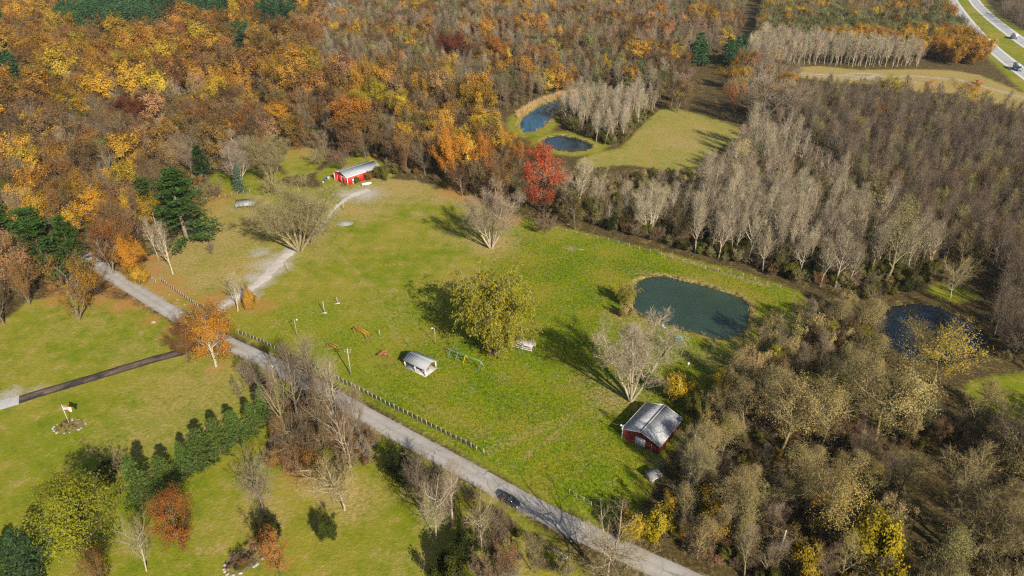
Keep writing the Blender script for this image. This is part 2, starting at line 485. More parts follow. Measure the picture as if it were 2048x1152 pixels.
# mown lawn
lawn_c = ramp(n, l, nm, [(0.3, srgb(100, 116, 16)), (0.48, srgb(118, 124, 22)), (0.7, srgb(136, 130, 36))])
lawn_c = mixc(n, l, mrange(n, l, nb, 0.45, 0.62), lawn_c, mixc(n, l, 0.6, lawn_c, srgb(158, 138, 58)))
wv = node(n, 'ShaderNodeTexWave', Scale=0.16, Distortion=1.3, Detail=2.0)
wv.inputs['Detail Scale'].default_value = 0.6
mp = n.new('ShaderNodeMapping'); mp.inputs['Rotation'].default_value = (0, 0, R(-38)); l.new(pos, mp.inputs[0]); l.new(mp.outputs[0], wv.inputs[0])
lawn_c = mixc(n, l, mth(n, l, 'MULTIPLY', wv.outputs['Fac'], 0.10), lawn_c, srgb(160, 146, 66))
# streaky clippings
mp2 = n.new('ShaderNodeMapping'); mp2.inputs['Rotation'].default_value = (0, 0, R(-38)); mp2.inputs['Scale'].default_value = (1.5, 0.05, 1); l.new(pos, mp2.inputs[0])
stk = noise(n, l, mp2.outputs[0], 1.0, 4, 0.7)
lawn_c = mixc(n, l, mth(n, l, 'MULTIPLY', mrange(n, l, stk, 0.4, 0.75), 0.3), lawn_c, srgb(88, 104, 24))
# rough meadow
mead_c = ramp(n, l, nf, [(0.3, srgb(68, 98, 8)), (0.45, srgb(102, 124, 10)), (0.58, srgb(132, 138, 18)), (0.72, srgb(162, 150, 44))])
mead_c = mixc(n, l, mrange(n, l, nm, 0.42, 0.66, 0, 0.5), mead_c, srgb(84, 116, 10))
nl = noise(n, l, pos, 0.075, 3, 0.5)
mead_c = mixc(n, l, mrange(n, l, nl, 0.46, 0.64, 0, 0.6), mead_c, mixc(n, l, nff, srgb(128, 120, 26), srgb(164, 146, 56)))
grain = mrange(n, l, noise(n, l, pos, 6.0, 2, 0.7), 0.3, 0.7, 0.72, 1.25)
mead_c = mixc(n, l, 1.0, mead_c, grain, 'MULTIPLY')
grass_c = mixc(n, l, edge(s1.outputs[1], 0.6), lawn_c, mead_c)
dry_c = ramp(n, l, nf, [(0.3, srgb(132, 112, 62)), (0.5, srgb(160, 138, 84)), (0.72, srgb(182, 158, 106))])
grass_c = mixc(n, l, mth(n, l, 'MULTIPLY', edge(s1.outputs[2], 0.9), 0.85), grass_c, dry_c)
# leaf litter of the woods
lit_c = ramp(n, l, nf, [(0.28, srgb(50, 42, 26)), (0.48, srgb(80, 68, 40)), (0.64, srgb(104, 84, 50)), (0.8, srgb(92, 92, 40))])
lit_c = mixc(n, l, mrange(n, l, nm, 0.5, 0.7, 0, 0.6), lit_c, srgb(92, 92, 36))
gcol = mixc(n, l, edge(s1.outputs[0]), lit_c, grass_c)
leaf_c = ramp(n, l, nff, [(0.3, srgb(136, 98, 50)), (0.5, srgb(166, 116, 60)), (0.7, srgb(184, 138, 86))])
gcol = mixc(n, l, mth(n, l, 'MULTIPLY', edge(s2.outputs[0], 1.2), 0.85), gcol, leaf_c)
earth_c = ramp(n, l, nff, [(0.3, srgb(150, 138, 122)), (0.55, srgb(178, 168, 152)), (0.75, srgb(200, 190, 176))])
gcol = mixc(n, l, edge(s2.outputs[1], 0.9), gcol, earth_c)
gcol = mixc(n, l, mrange(n, l, nff, 0.35, 0.65, 0.0, 0.22), gcol, mixc(n, l, 1.0, gcol, (0.45, 0.45, 0.42), 'MULTIPLY'))
hb = mth(n, l, 'ADD', mth(n, l, 'MULTIPLY', nf, 0.7), mth(n, l, 'MULTIPLY', nff, 0.4))
principled(n, l, gcol, 0.95, 0, hb, 0.75, 0.35, spec=0.1)
ground_m = m

g = Geo(); g.add(np.stack([gx, gy, gz], 1), quads)
ground = g.obj('ground', ground_m, smooth=True)
tag(ground, kind='structure')
for nm_, chans in (('zone', (lawn, meadow, dry)), ('zone2', (litter, earth, litter * 0))):
    at_ = ground.data.attributes.new(nm_, 'FLOAT_COLOR', 'POINT')
    at_.data.foreach_set('color', np.stack(list(chans) + [np.ones(len(gx))], 1).astype(np.float32).ravel())

# ------------------------------------------------------------------ water
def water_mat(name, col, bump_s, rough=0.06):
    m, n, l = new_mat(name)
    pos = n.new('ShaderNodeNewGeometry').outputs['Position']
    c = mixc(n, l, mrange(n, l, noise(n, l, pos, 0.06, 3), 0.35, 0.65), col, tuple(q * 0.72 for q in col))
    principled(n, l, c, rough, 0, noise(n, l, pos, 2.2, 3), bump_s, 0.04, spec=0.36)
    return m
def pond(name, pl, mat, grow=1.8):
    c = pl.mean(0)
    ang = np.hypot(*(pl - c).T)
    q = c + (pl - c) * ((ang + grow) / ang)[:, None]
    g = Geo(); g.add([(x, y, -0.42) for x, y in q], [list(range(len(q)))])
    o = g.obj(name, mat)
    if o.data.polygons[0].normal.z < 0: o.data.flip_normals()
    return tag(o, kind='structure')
pond('farm_pond', FARM_POND, water_mat('pond_green_water', (0.034, 0.060, 0.036), 0.12, 0.2))
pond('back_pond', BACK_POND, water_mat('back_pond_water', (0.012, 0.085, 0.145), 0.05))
pond('round_pond', ROUND_POND, water_mat('round_pond_water', (0.012, 0.035, 0.045), 0.05))
pond('dark_pond', DARK_POND, water_mat('dark_pond_water', (0.006, 0.012, 0.018), 0.03))

# ------------------------------------------------------------------ roads
def ribbon(name, line, width, z, mat, rag=0.0, seed=1, sub=2.0, flare=None):
    pts = np.array(line, float)
    seg = np.hypot(*np.diff(pts, axis=0).T)
    s = np.concatenate([[0], np.cumsum(seg)])
    t = np.linspace(0, s[-1], max(3, int(s[-1] / sub)))
    X, Y = np.interp(t, s, pts[:, 0]), np.interp(t, s, pts[:, 1])
    k = max(3, int(14 / sub)) | 1
    ker = np.ones(k) / k
    pad = k // 2
    Xs, Ys = [np.convolve(np.pad(a_, pad, mode='reflect', reflect_type='odd'), ker, 'valid') for a_ in (X, Y)]
    dx, dy = np.gradient(Xs), np.gradient(Ys)
    L = np.hypot(dx, dy)
    nx, ny = -dy / L, dx / L
    rr = np.random.default_rng(seed)
    wd = np.full(len(t), width / 2.0) if flare is None else np.interp(t / t[-1], *flare) / 2
    wl, wr = wd + rr.normal(0, rag, len(t)), wd + rr.normal(0, rag, len(t))
    cr = 9
    V, F = [], []
    for j in range(cr):
        u = j / (cr - 1)
        off = wl * (1 - u) - wr * u
        V.append(np.stack([Xs + nx * off, Ys + ny * off, np.full(len(t), z + 0.05 * (1 - (2 * u - 1) ** 2))], 1))
    N = len(t)
    V = np.concatenate(V)
    i = np.arange(N - 1)
    F = np.concatenate([np.stack([j * N + i, (j + 1) * N + i, (j + 1) * N + i + 1, j * N + i + 1], 1) for j in range(cr - 1)])
    g = Geo(); g.add(V, F)
    o = g.obj(name, mat, smooth=True)
    o.data.attributes.new('across', 'FLOAT', 'POINT').data.foreach_set('value', np.repeat(np.linspace(-1, 1, cr), N).astype(np.float32))
    return tag(o, kind='structure'), np.stack([Xs, Ys], 1)

def paving(name, stops, crack, bump=0.3, scale=1.0, cdark=(0.05, 0.048, 0.045), camt=0.6, band=None, tracks=None):
    m, n, l = new_mat(name)
    pos = n.new('ShaderNodeNewGeometry').outputs['Position']
    a_, b_, c_ = noise(n, l, pos, 0.25 * scale, 4, 0.6), noise(n, l, pos, 2.5 * scale, 4, 0.7), noise(n, l, pos, 14 * scale, 2)
    f = mth(n, l, 'ADD', mth(n, l, 'MULTIPLY', a_, 0.55), mth(n, l, 'MULTIPLY', b_, 0.45))
    col = ramp(n, l, f, stops)
    if crack:
        v = node(n, 'ShaderNodeTexVoronoi', Scale=crack)
        v.feature = 'DISTANCE_TO_EDGE'
        wp = n.new('ShaderNodeVectorMath'); wp.operation = 'ADD'
        nz = node(n, 'ShaderNodeTexNoise', Scale=0.6, Detail=3.0); l.new(pos, nz.inputs['Vector'])
        sc = n.new('ShaderNodeVectorMath'); sc.operation = 'SCALE'; sc.inputs['Scale'].default_value = 2.5
        l.new(nz.outputs['Color'], sc.inputs[0]); l.new(pos, wp.inputs[0]); l.new(sc.outputs[0], wp.inputs[1]); l.new(wp.outputs[0], v.inputs['Vector'])
        cm = mth(n, l, 'MULTIPLY', mth(n, l, 'MULTIPLY', mrange(n, l, v.outputs['Distance'], 0.0, 0.03, 1, 0), mrange(n, l, a_, 0.4, 0.6)), camt)
        col = mixc(n, l, cm, col, cdark)
    if tracks:                              # worn wheel tracks, or a paler crown between sealed edges
        ac = mth(n, l, 'ABSOLUTE', attr(n, 'across', 'GEOMETRY').outputs['Fac'])
        ac = mth(n, l, 'ADD', ac, mth(n, l, 'MULTIPLY', mth(n, l, 'SUBTRACT', b_, 0.5), 0.35))
        tk = ramp(n, l, ac, tracks)
        col = mixc(n, l, 1.0, col, tk, 'MULTIPLY')
    if band:                                # darker paving patches across the drive
        col = mixc(n, l, mrange(n, l, noise(n, l, pos, 0.11, 2), 0.5, 0.54), col, mixc(n, l, 0.75, col, band))
    principled(n, l, col, 0.9, 0, c_, bump, 0.02, spec=0.2)
    return m
road_mat = paving('chip_seal_road', [(0.32, srgb(138, 132, 124)), (0.5, srgb(154, 148, 139)), (0.68, srgb(168, 162, 153))], 0.16, tracks=[(0.05, (.97, .97, .96)), (0.3, (1.1, 1.1, 1.1)), (0.6, (1.08, 1.08, 1.08)), (0.78, (1.0, .99, .98)), (1.05, (.88, .86, .82))])
drive_mat = paving('patched_asphalt', [(0.34, srgb(62, 54, 50)), (0.5, srgb(88, 76, 68)), (0.62, srgb(118, 100, 80))], 0.3, band=srgb(52, 48, 48), tracks=[(0.1, (1.25, 1.18, 1.05)), (0.5, (1.1, 1.08, 1.0)), (0.72, (.5, .5, .55)), (1.0, (.42, .42, .45))])
gravel_mat = paving('gravel', [(0.32, srgb(158, 148, 134)), (0.5, srgb(182, 173, 160)), (0.7, srgb(204, 196, 184))], 0, 0.6)
dirt_mat = paving('dirt_path', [(0.32, srgb(112, 98, 62)), (0.5, srgb(132, 116, 78)), (0.7, srgb(150, 134, 96))], 0, 0.6)
hw_mat = paving('highway_concrete', [(0.35, srgb(150, 150, 148)), (0.6, srgb(172, 171, 168))], 0.05)
shoulder_mat = paving('shoulder_asphalt', [(0.35, srgb(182, 180, 174)), (0.6, srgb(200, 198, 192))], 0)

road, _ = ribbon('road', road_w, 5.0, 0.02, road_mat, 0.04)
gravel, _ = ribbon('gravel_drive', grav_w, 3.4, 0.012, gravel_mat, 0.4, 3, 1.2, ([0, 0.15, 0.3, 0.45, 0.6, 0.85, 0.93, 1], [2.2, 2.4, 3.4, 3.0, 1.3, 1.5, 3.0, 3.4]))
drive, _ = ribbon('driveway', [P(*q) for q in DRIVE], 3.5, 0.03, drive_mat, 0.05, 4)
edge_m = simple('black_sealed_edge', (0.03, 0.03, 0.03), 0.8)
trail, _ = ribbon('field_path', trail_w, 0.6, 0.014, dirt_mat, 0.2, 5, 1.2)
sl = [P(*q) for q in [(-40, 822), (0, 812), (38, 800)]]
slab, _ = ribbon('concrete_apron', sl, 4.2, 0.04, conc_m, 0.0, 6)

# highway, two carriageways with a grass median
HW1 = [P(x, y) for x, y in [(1885,-32),(1897,-10),(1912,14),(1932,41),(1957,70),(1985,97),(2015,122),(2048,147),(2110,192),(2190,245)]]
HW2 = [P(x, y) for x, y in [(1928,-32),(1940,-10),(1958,14),(1984,38),(2016,63),(2048,86),(2110,128),(2190,178)]]
hw_lines = []
for nm_, ln in (('highway_carriageway', HW1), ('highway_carriageway', HW2)):
    o, c_ = ribbon(nm_, ln, 12.5, 0.03, hw_mat, 0, 7, 4.0)
    hw_lines.append(c_)
    def offset(cl, d):
        dx, dy = np.gradient(cl[:, 0]), np.gradient(cl[:, 1])
        L = np.hypot(dx, dy)
        return np.stack([cl[:, 0] - dy / L * d, cl[:, 1] + dx / L * d], 1)
    for d_, wd_ in ((4.9, 2.2), (-4.9, 2.2)):
        ribbon('highway_shoulder', offset(c_, d_), wd_, 0.075, shoulder_mat, 0, 8, 4.0)
    dash = Geo()
    mid = offset(c_, 0.0)
    for i in range(0, len(mid) - 2, 3):
        a_, b_ = mid[i], mid[i + 1]
        d_ = (b_ - a_) / np.hypot(*(b_ - a_)); q_ = np.array([-d_[1], d_[0]]) * 0.13
        e_ = a_ + d_ * 3.2
        dash.add([(*(a_ - q_), 0.105), (*(e_ - q_), 0.105), (*(e_ + q_), 0.105), (*(a_ + q_), 0.105)], [(0, 1, 2, 3)])
    tag(dash.obj('lane_marking', white_m), kind='structure')

# ------------------------------------------------------------------ tree library
def unit(v): return v / (np.linalg.norm(v, axis=-1, keepdims=True) + 1e-9)

def path(rg, p0, d0, L, S, trop=0.0, wob=0.1, droop=0.0):
    """N branches as poly-lines of S segments"""
    N = len(p0)
    pts = np.zeros((N, S + 1, 3)); pts[:, 0] = p0
    d = unit(d0.copy())
    for k in range(S):
        d = unit(d + np.array([0, 0, trop - droop * k]) + rg.normal(0, wob, (N, 3)))
        pts[:, k + 1] = pts[:, k] + d * (L / S)[:, None]
    return pts

def kids(rg, pts, L, n_, t0, t1, ang, var, tip=False):
    """n_ children on every parent: start points, directions, parent index, parameter"""
    N, S = len(pts), pts.shape[1] - 1
    pi = np.repeat(np.arange(N), n_)
    t = t0 + (t1 - t0) * ((np.tile(np.arange(n_), N) + rg.random(N * n_)) / n_)
    k = np.minimum((t * S).astype(int), S - 1)
    fr = (t * S - k)[:, None]
    a, b = pts[pi, k], pts[pi, k + 1]
    p0 = a * (1 - fr) + b * fr
    d = unit(b - a)
    az = np.tile(np.arange(n_) * 2.399, N) + rg.random(N).repeat(n_) * 6.28 + rg.normal(0, 0.5, N * n_)
    ref = np.where(np.abs(d[:, 2:3]) > 0.9, np.array([[1.0, 0, 0]]), np.array([[0, 0, 1.0]]))
    s = unit(np.cross(d, ref)); u = np.cross(s, d)
    side = s * np.cos(az)[:, None] + u * np.sin(az)[:, None]
    th = np.radians(ang + rg.normal(0, var, N * n_))[:, None]
    return p0, d * np.cos(th) + side * np.sin(th), pi, t

def tubes(g, pts, r0, r1, m, mi=0):
    N, S1 = pts.shape[:2]
    d = np.gradient(pts, axis=1); d = unit(d)
    ref = np.where(np.abs(d[..., 2:3]) > 0.9, np.array([1.0, 0, 0]), np.array([0, 0, 1.0]))
    s = unit(np.cross(d, ref)); u = np.cross(s, d)
    r = r0[:, None] + (r1 - r0)[:, None] * np.linspace(0, 1, S1)[None]
    th = np.arange(m) * 2 * math.pi / m
    V = pts[:, :, None, :] + r[:, :, None, None] * (s[:, :, None, :] * np.cos(th)[:, None] + u[:, :, None, :] * np.sin(th)[:, None])
    I = np.arange(N * S1 * m).reshape(N, S1, m)
    J = np.roll(I, -1, axis=2)
    g.add(V, np.stack([I[:, :-1], J[:, :-1], J[:, 1:], I[:, 1:]], -1).reshape(-1, 4), mi)

def ribbons(g, rg, pts, wd, mi=0):
    """flat tapering strips: small branches and twigs"""
    N, S1 = pts.shape[:2]
    d = unit(pts[:, -1] - pts[:, 0])
    s = unit(np.cross(d, rg.normal(0, 1, (N, 3))))
    t = np.linspace(1, 0.35, S1)
    if S1 == 2:
        V = np.stack([pts[:, 0] - s * wd[:, None] / 2, pts[:, 0] + s * wd[:, None] / 2, pts[:, 1]], 1)
        g.add(V, np.arange(N * 3).reshape(N, 3), mi)
        return
    off = s[:, None, :] * (wd[:, None] * t[None])[..., None] / 2
    V = np.stack([pts - off, pts + off], 2)
    I = np.arange(N * S1 * 2).reshape(N, S1, 2)
    g.add(V, np.stack([I[:, :-1, 0], I[:, :-1, 1], I[:, 1:, 1], I[:, 1:, 0]], -1).reshape(-1, 4), mi)

def leaves(g, rg, c, size, out, mi=0, up=0.35, stretch=1.5):
    N = len(c)
    nrm = unit(rg.normal(0, 0.5, (N, 3)) + out * 1.25 + np.array([0, 0, up]))
    a = unit(np.cross(nrm, rg.normal(0, 1, (N, 3)))); b = np.cross(nrm, a)
    s = (size * (0.6 + 0.8 * rg.random(N)))[:, None] / 2
    V = np.stack([c - a * s * stretch, c + b * s * 0.75, c + a * s * stretch, c - b * s * 0.75], 1)
    g.add(V, np.arange(N * 4).reshape(N, 4), mi)

def skeleton(rg, kind, H):
    """limb system: returns list of levels (pts, L)"""
    if kind == 'up':           # forest-grown: one straight stem, steep limbs high on it
        p0 = np.zeros((1, 3)); L0 = np.array([H * 0.93])
        a = path(rg, p0, np.array([[rg.normal(0, .05), rg.normal(0, .05), 1]]), L0, 8, 0.05, 0.045)
        q, d, pi, t = kids(rg, a, L0, 18, 0.26, 0.98, 33, 8)
        L1 = H * (0.40 * (1 - t) + 0.10) * rg.uniform(0.75, 1.2, len(t))
        b = path(rg, q, d, L1, 4, 0.16, 0.10)
    elif kind == 'oval':       # lawn-grown: leafy to the ground, egg-shaped
        p0 = np.zeros((1, 3)); L0 = np.array([H * 0.95])
        a = path(rg, p0, np.array([[0, 0, 1.0]]), L0, 8, 0.05, 0.03)
        q, d, pi, t = kids(rg, a, L0, 30, 0.07, 0.99, 58, 9)
        L1 = H * (0.07 + 0.30 * np.clip(np.sin((1 - t) ** 0.75 * 2.75), 0, 1)) * rg.uniform(0.8, 1.12, len(t))
        b = path(rg, q, d, L1, 4, 0.06, 0.10)
    elif kind == 'multi':      # old yard tree, a sheaf of stems from the ground
        ns = 6
        az = np.arange(ns) * 6.28 / ns + rg.normal(0, .3, ns); tl = np.radians(rg.uniform(8, 34, ns))
        d0 = np.stack([np.cos(az) * np.sin(tl), np.sin(az) * np.sin(tl), np.cos(tl)], 1)
        p0 = d0 * np.array([0.35, 0.35, 0]); L0 = H * rg.uniform(0.75, 1.0, ns)
        a = path(rg, p0, d0, L0, 8, 0.03, 0.06)
        q, d, pi, t = kids(rg, a, L0, 10, 0.22, 0.98, 38, 10)
        L1 = H * (0.30 * (1 - t) + 0.13) * rg.uniform(0.75, 1.2, len(t))
        b = path(rg, q, d, L1, 4, 0.14, 0.12)
    elif kind == 'bush':
        ns = 9
        az = rg.random(ns) * 6.28; tl = np.radians(rg.uniform(8, 52, ns))
        d0 = np.stack([np.cos(az) * np.sin(tl), np.sin(az) * np.sin(tl), np.cos(tl)], 1)
        p0 = d0 * np.array([0.3, 0.3, 0]); L0 = H * rg.uniform(0.5, 0.85, ns)
        a = path(rg, p0, d0, L0, 4, 0.05, 0.14)
        q, d, pi, t = kids(rg, a, L0, 5, 0.25, 1.0, 42, 12)
        L1 = H * rg.uniform(0.22, 0.42, len(t))
        b = path(rg, q, d, L1, 3, 0.08, 0.15)
    else:                      # 'spread': short bole, broad round crown
        ns = 1 if rg.random() < 0.6 else 2
        p0 = rg.normal(0, 0.15, (ns, 3)) * np.array([1, 1, 0]); L0 = np.full(ns, H * 0.72)
        d0 = np.stack([rg.normal(0, .10 * ns, ns), rg.normal(0, .10 * ns, ns), np.ones(ns)], 1)
        a = path(rg, p0, d0, L0, 7, 0.05, 0.09)
        q, d, pi, t = kids(rg, a, L0, 18 // ns, 0.2, 1.0, 54, 10)
        L1 = H * (0.30 + 0.20 * np.sin(np.clip((t - 0.2) / 0.8, 0, 1) * 2.6)) * rg.uniform(0.78, 1.12, len(t))
        b = path(rg, q, d, L1, 5, 0.12, 0.12)
    return a, L0, b, L1

DETAIL = {'near': (8, 8, 4, 0.72), 'mid': (6, 7, 3, 1.05), 'far': (5, 5, 0, 2.3)}

def woody(seed, kind, H, det, leaf=None, pale=False):
    """returns (trunk Geo, crown Geo). leaf = (leaf count per small branch, size, spread, share of branches in leaf)"""
    rg = np.random.default_rng(seed)
    n2, n3, n4, fat = DETAIL[det]
    trunk, crown = Geo(), Geo()
    a, L0, b, L1 = skeleton(rg, kind, H)
    r0 = H * 0.0155 * rg.uniform(0.85, 1.15, len(a)) * {'multi': 0.85, 'bush': 0.35}.get(kind, 1.0)
    tubes(trunk, a, r0 * 1.15, r0 * 0.22, 7 if det == 'near' else 4)
    if kind == 'up' and not leaf and det != 'far': n3, n4 = n3 - 2, n4 - 1
    if kind in ('spread', 'multi') and not leaf and det == 'near': n3, n4 = n3 + 2, n4 + 2
    lk = 1.35 if kind == 'up' else 1.0
    rb = L1 * 0.0185 * lk
    tubes(trunk, b, rb, rb * 0.3, 4 if det == 'near' else 3)
    q, d, pi, t = kids(rg, b, L1, n2, 0.15, 1.0, 42, 12)
    L2 = L1[pi] * (0.30 + 0.28 * (1 - t)) * rg.uniform(0.7, 1.25, len(t))
    c = path(rg, q, d, L2, 3, 0.10, 0.12)
    if det == 'far': ribbons(crown, rg, c, 0.05 * fat * np.ones(len(c)))
    else: tubes(trunk, c, L2 * 0.013 * lk, L2 * 0.005 * lk, 3)
    q, d, pi, t = kids(rg, c, L2, n3, 0.12, 1.0, 42, 14)
    L3 = (H * 0.055 + 0.25 * L2[pi]) * rg.uniform(0.6, 1.2, len(t))
    e = path(rg, q, d, L3, 2, 0.08, 0.12)
    frac = 1.0
    if leaf:
        cnt, size, spread, share = leaf
        ctr = np.array([0, 0, H * 0.55])
        # whole limbs carry or have lost their leaves, so that the crown is uneven
        limb_on = rg.random(len(c)) < share
        on = np.repeat(limb_on, n3)
        ee = e[on]
        if len(ee):
            k = rg.integers(0, 3, len(ee) * cnt)
            src = np.repeat(np.arange(len(ee)), cnt)
            pos = ee[src, k] + rg.normal(0, spread, (len(src), 3))
            rel = (pos - ctr) / np.array([H * 0.36, H * 0.36, H * 0.42])
            kp = rg.random(len(pos)) < np.clip((np.linalg.norm(rel, axis=1) - 0.35) * 2.4, 0.1, 1.0)
            leaves(crown, rg, pos[kp], size, unit(rel[kp]), 0)
        frac = 0.45
    lead = Geo()
    wd = 0.045 * fat * (0.8 + 0.4 * rg.random(len(e)))
    keep = rg.random(len(e)) < (frac if leaf else 1.0)
    ribbons(lead, rg, e[keep], wd[keep])
    if n4 and not (leaf and leaf[3] > 0.75):
        q, d, pi, t = kids(rg, e, L3, n4, 0.1, 1.0, 40, 14)
        L4 = (H * 0.032) * rg.uniform(0.6, 1.4, len(t))
        f = path(rg, q, d, L4, 1, 0.05, 0.1)
        kp = rg.random(len(f)) < frac
        ribbons(lead, rg, f[kp], 0.04 * fat * np.ones(kp.sum()))
    return trunk, crown, lead

def conifer(seed, kind, H, det):
    rg = np.random.default_rng(seed)
    trunk, crown = Geo(), Geo()
    L0 = np.array([H * 0.97])
    a = path(rg, np.zeros((1, 3)), np.array([[0, 0, 1.0]]), L0, 8, 0.05, 0.015)
    tubes(trunk, a, np.array([H * 0.017]), np.array([H * 0.003]), 6)
    nw = {'near': 1.0, 'mid': 0.7, 'far': 0.45}[det]
    sz = {'near': 1.0, 'mid': 1.35, 'far': 2.0}[det]
    if kind == 'spruce':
        q, d, pi, t = kids(rg, a, L0, int(130 * nw), 0.03, 0.99, 84, 7)
        L1 = H * 0.25 * (1 - t) ** 0.68 * rg.uniform(0.72, 1.15, len(t)) + 0.15
        b = path(rg, q, d, L1, 4, -0.02, 0.06, -0.02)
        n_, spread, droop = 26, 0.16, 0.25
    else:                                     # white pine: tiers of long level boughs with gaps
        nt_ = int(105 * nw); tiers = 12
        t = 0.10 + 0.89 * (rg.integers(0, tiers, nt_) / (tiers - 1.0)) ** 0.92 + rg.normal(0, 0.012, nt_)
        t = np.clip(t, 0.06, 0.99); az = rg.random(nt_) * 6.28
        q = np.stack([np.zeros(nt_), np.zeros(nt_), t * H * 0.97], 1)
        d = np.stack([np.cos(az), np.sin(az), np.full(nt_, 0.10) + 0.5 * t ** 3], 1)
        L1 = H * (0.035 + 0.27 * (1 - t) ** 0.72) * rg.uniform(0.55, 1.15, nt_)
        b = path(rg, q, d, L1, 4, 0.03, 0.07)
        n_, spread, droop = 64, 0.34, 0.05
    tubes(trunk, b, L1 * 0.012, L1 * 0.004, 3)
    n_ = int(n_ * (1 if det != 'far' else 0.6))
    qq, dd, pj, tt = kids(rg, b, L1, n_, 0.12, 1.0, 55, 14)
    dd[:, 2] = dd[:, 2] * 0.35 - droop * 0.4
    qq = qq + rg.normal(0, spread, qq.shape) * np.array([1, 1, 0.35])
    Lq = (0.34 + 0.35 * rg.random(len(qq))) * sz * (H / 14) ** 0.5
    s = unit(np.cross(dd, np.array([0, 0, 1.0]) + rg.normal(0, 0.45, dd.shape)))
    dd = unit(dd)
    w_ = (0.11 * sz * (H / 14) ** 0.5)
    V = np.stack([qq, qq + dd * Lq[:, None] * 0.5 + s * w_, qq + dd * Lq[:, None], qq + dd * Lq[:, None] * 0.5 - s * w_], 1)
    crown.add(V, np.arange(len(qq) * 4).reshape(-1, 4))
    return trunk, crown, None

def willow(seed, H, det):
    rg = np.random.default_rng(seed)
    trunk, crown = Geo(), Geo()
    ns = 4
    az = np.arange(ns) * 1.57 + 0.4; tl = np.radians(rg.uniform(6, 20, ns))
    d0 = np.stack([np.cos(az) * np.sin(tl), np.sin(az) * np.sin(tl), np.cos(tl)], 1)
    L0 = np.full(ns, H * 0.68)
    a = path(rg, d0 * np.array([2.2, 2.2, 0]), d0, L0, 6, 0.02, 0.06)
    tubes(trunk, a, np.full(ns, H * 0.02), np.full(ns, H * 0.006), 7)
    q, d, pi, t = kids(rg, a, L0, 14, 0.2, 1.0, 52, 12)
    L1 = H * (0.20 + 0.16 * t) * rg.uniform(0.5, 1.2, len(t))
    b = path(rg, q, d, L1, 5, 0.12, 0.12, 0.03)
    tubes(trunk, b, L1 * 0.014, L1 * 0.004, 4)
    q, d, pi, t = kids(rg, b, L1, 13, 0.15, 1.0, 60, 20)
    L2 = H * rg.uniform(0.07, 0.2, len(t))
    c = path(rg, q, d, L2, 6, -0.22, 0.08, 0.06)
    ribbons(trunk, rg, c, np.full(len(c), 0.05))
    n_ = 30
    pos = np.repeat(c, 1, 0)
    k = rg.random((len(c), n_)) * 5.99
    ki = k.astype(int); fr = (k - ki)[..., None]
    base = np.take_along_axis(c, ki[..., None], 1) * (1 - fr) + np.take_along_axis(c, ki[..., None] + 1, 1) * fr
    base = base.reshape(-1, 3) + rg.normal(0, 0.22, (len(c) * n_, 3))
    N = len(base)
    down = unit(rg.normal(0, 0.4, (N, 3)) + np.array([0, 0, -1.0]))
    s = unit(np.cross(down, rg.normal(0, 1, (N, 3))))
    L = (0.35 + 0.4 * rg.random(N))[:, None]
    V = np.stack([base, base + down * L * 0.5 + s * 0.08, base + down * L, base + down * L * 0.5 - s * 0.08], 1)
    crown.add(V, np.arange(N * 4).reshape(-1, 4))
    return trunk, crown, None

LIB = {}
def lib(kind, k, gens, crown_m):
    """keep trunk and crown meshes for things, and the joined mesh for the far wood"""
    trunk, crown, lead = gens
    allv = np.concatenate(trunk.v + crown.v + (lead.v if lead else []))
    zt = np.percentile(allv[:, 2], 99.7); wt = 2 * np.percentile(np.hypot(allv[:, 0], allv[:, 1]), 97)
    cr = Geo()
    mats = [crown_m]
    if crown.n: cr.merge(crown)
    if lead is not None and lead.n:
        cr.merge(lead, 0 if crown_m is twig_m else 1)
        mats = [crown_m] if crown_m is twig_m else [crown_m, bark_m]
    tm = trunk.mesh(kind + '_trunk', [bark_m])
    cm = cr.mesh(kind + '_crown', mats)
    j = Geo().merge(cr).merge(trunk, len(mats))
    jm = lambda: j.mesh(kind + '_tree', mats + [bark_m])
    LIB.setdefault(kind, []).append(dict(trunk=tm, crown=cm, joined=jm, jobj=None, h=zt, w=wt))

for k in range(4): lib('bare_spread', k, woody(10 + k, 'spread', 18, 'near'), twig_m)
for k in range(4): lib('bare_up', k, woody(20 + k, 'up', 22, 'near'), twig_m)
for k in range(2): lib('bare_multi', k, woody(30 + k, 'multi', 20, 'near'), twig_m)
for k in range(4): lib('leafy', k, woody(40 + k, 'spread', 17, 'near', (16, 0.27, 0.42, 0.95)), leaf_m)
for k in range(3): lib('patchy', k, woody(50 + k, 'spread', 17, 'near', (13, 0.25, 0.42, 0.55)), leaf_m)
for k in range(3): lib('sparse', k, woody(60 + k, 'up', 20, 'near', (5, 0.17, 0.5, 0.75)), leaf_m)
for k in range(3): lib('speckle', k, woody(160 + k, 'spread', 17, 'near', (9, 0.19, 0.5, 0.72)), leaf_m)
for k in range(2): lib('oval', k, woody(65 + k, 'oval', 18, 'near', (8, 0.23, 0.36, 0.86)), leaf_m)
for k in range(4): lib('spruce', k, conifer(70 + k, 'spruce', 12, 'near'), needle_m)
for k in range(3): lib('pine', k, conifer(75 + k, 'pine', 22, 'near'), needle_m)
lib('willow', 0, willow(80, 21, 'near'), leaf_m)
for k in range(4): lib('bare_bush', k, woody(85 + k, 'bush', 5, 'mid'), twig_m)
for k in range(3): lib('leafy_bush', k, woody(90 + k, 'bush', 5, 'mid', (9, 0.2, 0.26, 0.85)), leaf_m)
for k in range(4): lib('mid_bare_spread', k, woody(110 + k, 'spread', 18, 'mid'), twig_m)
for k in range(4): lib('mid_bare_up', k, woody(120 + k, 'up', 22, 'mid'), twig_m)
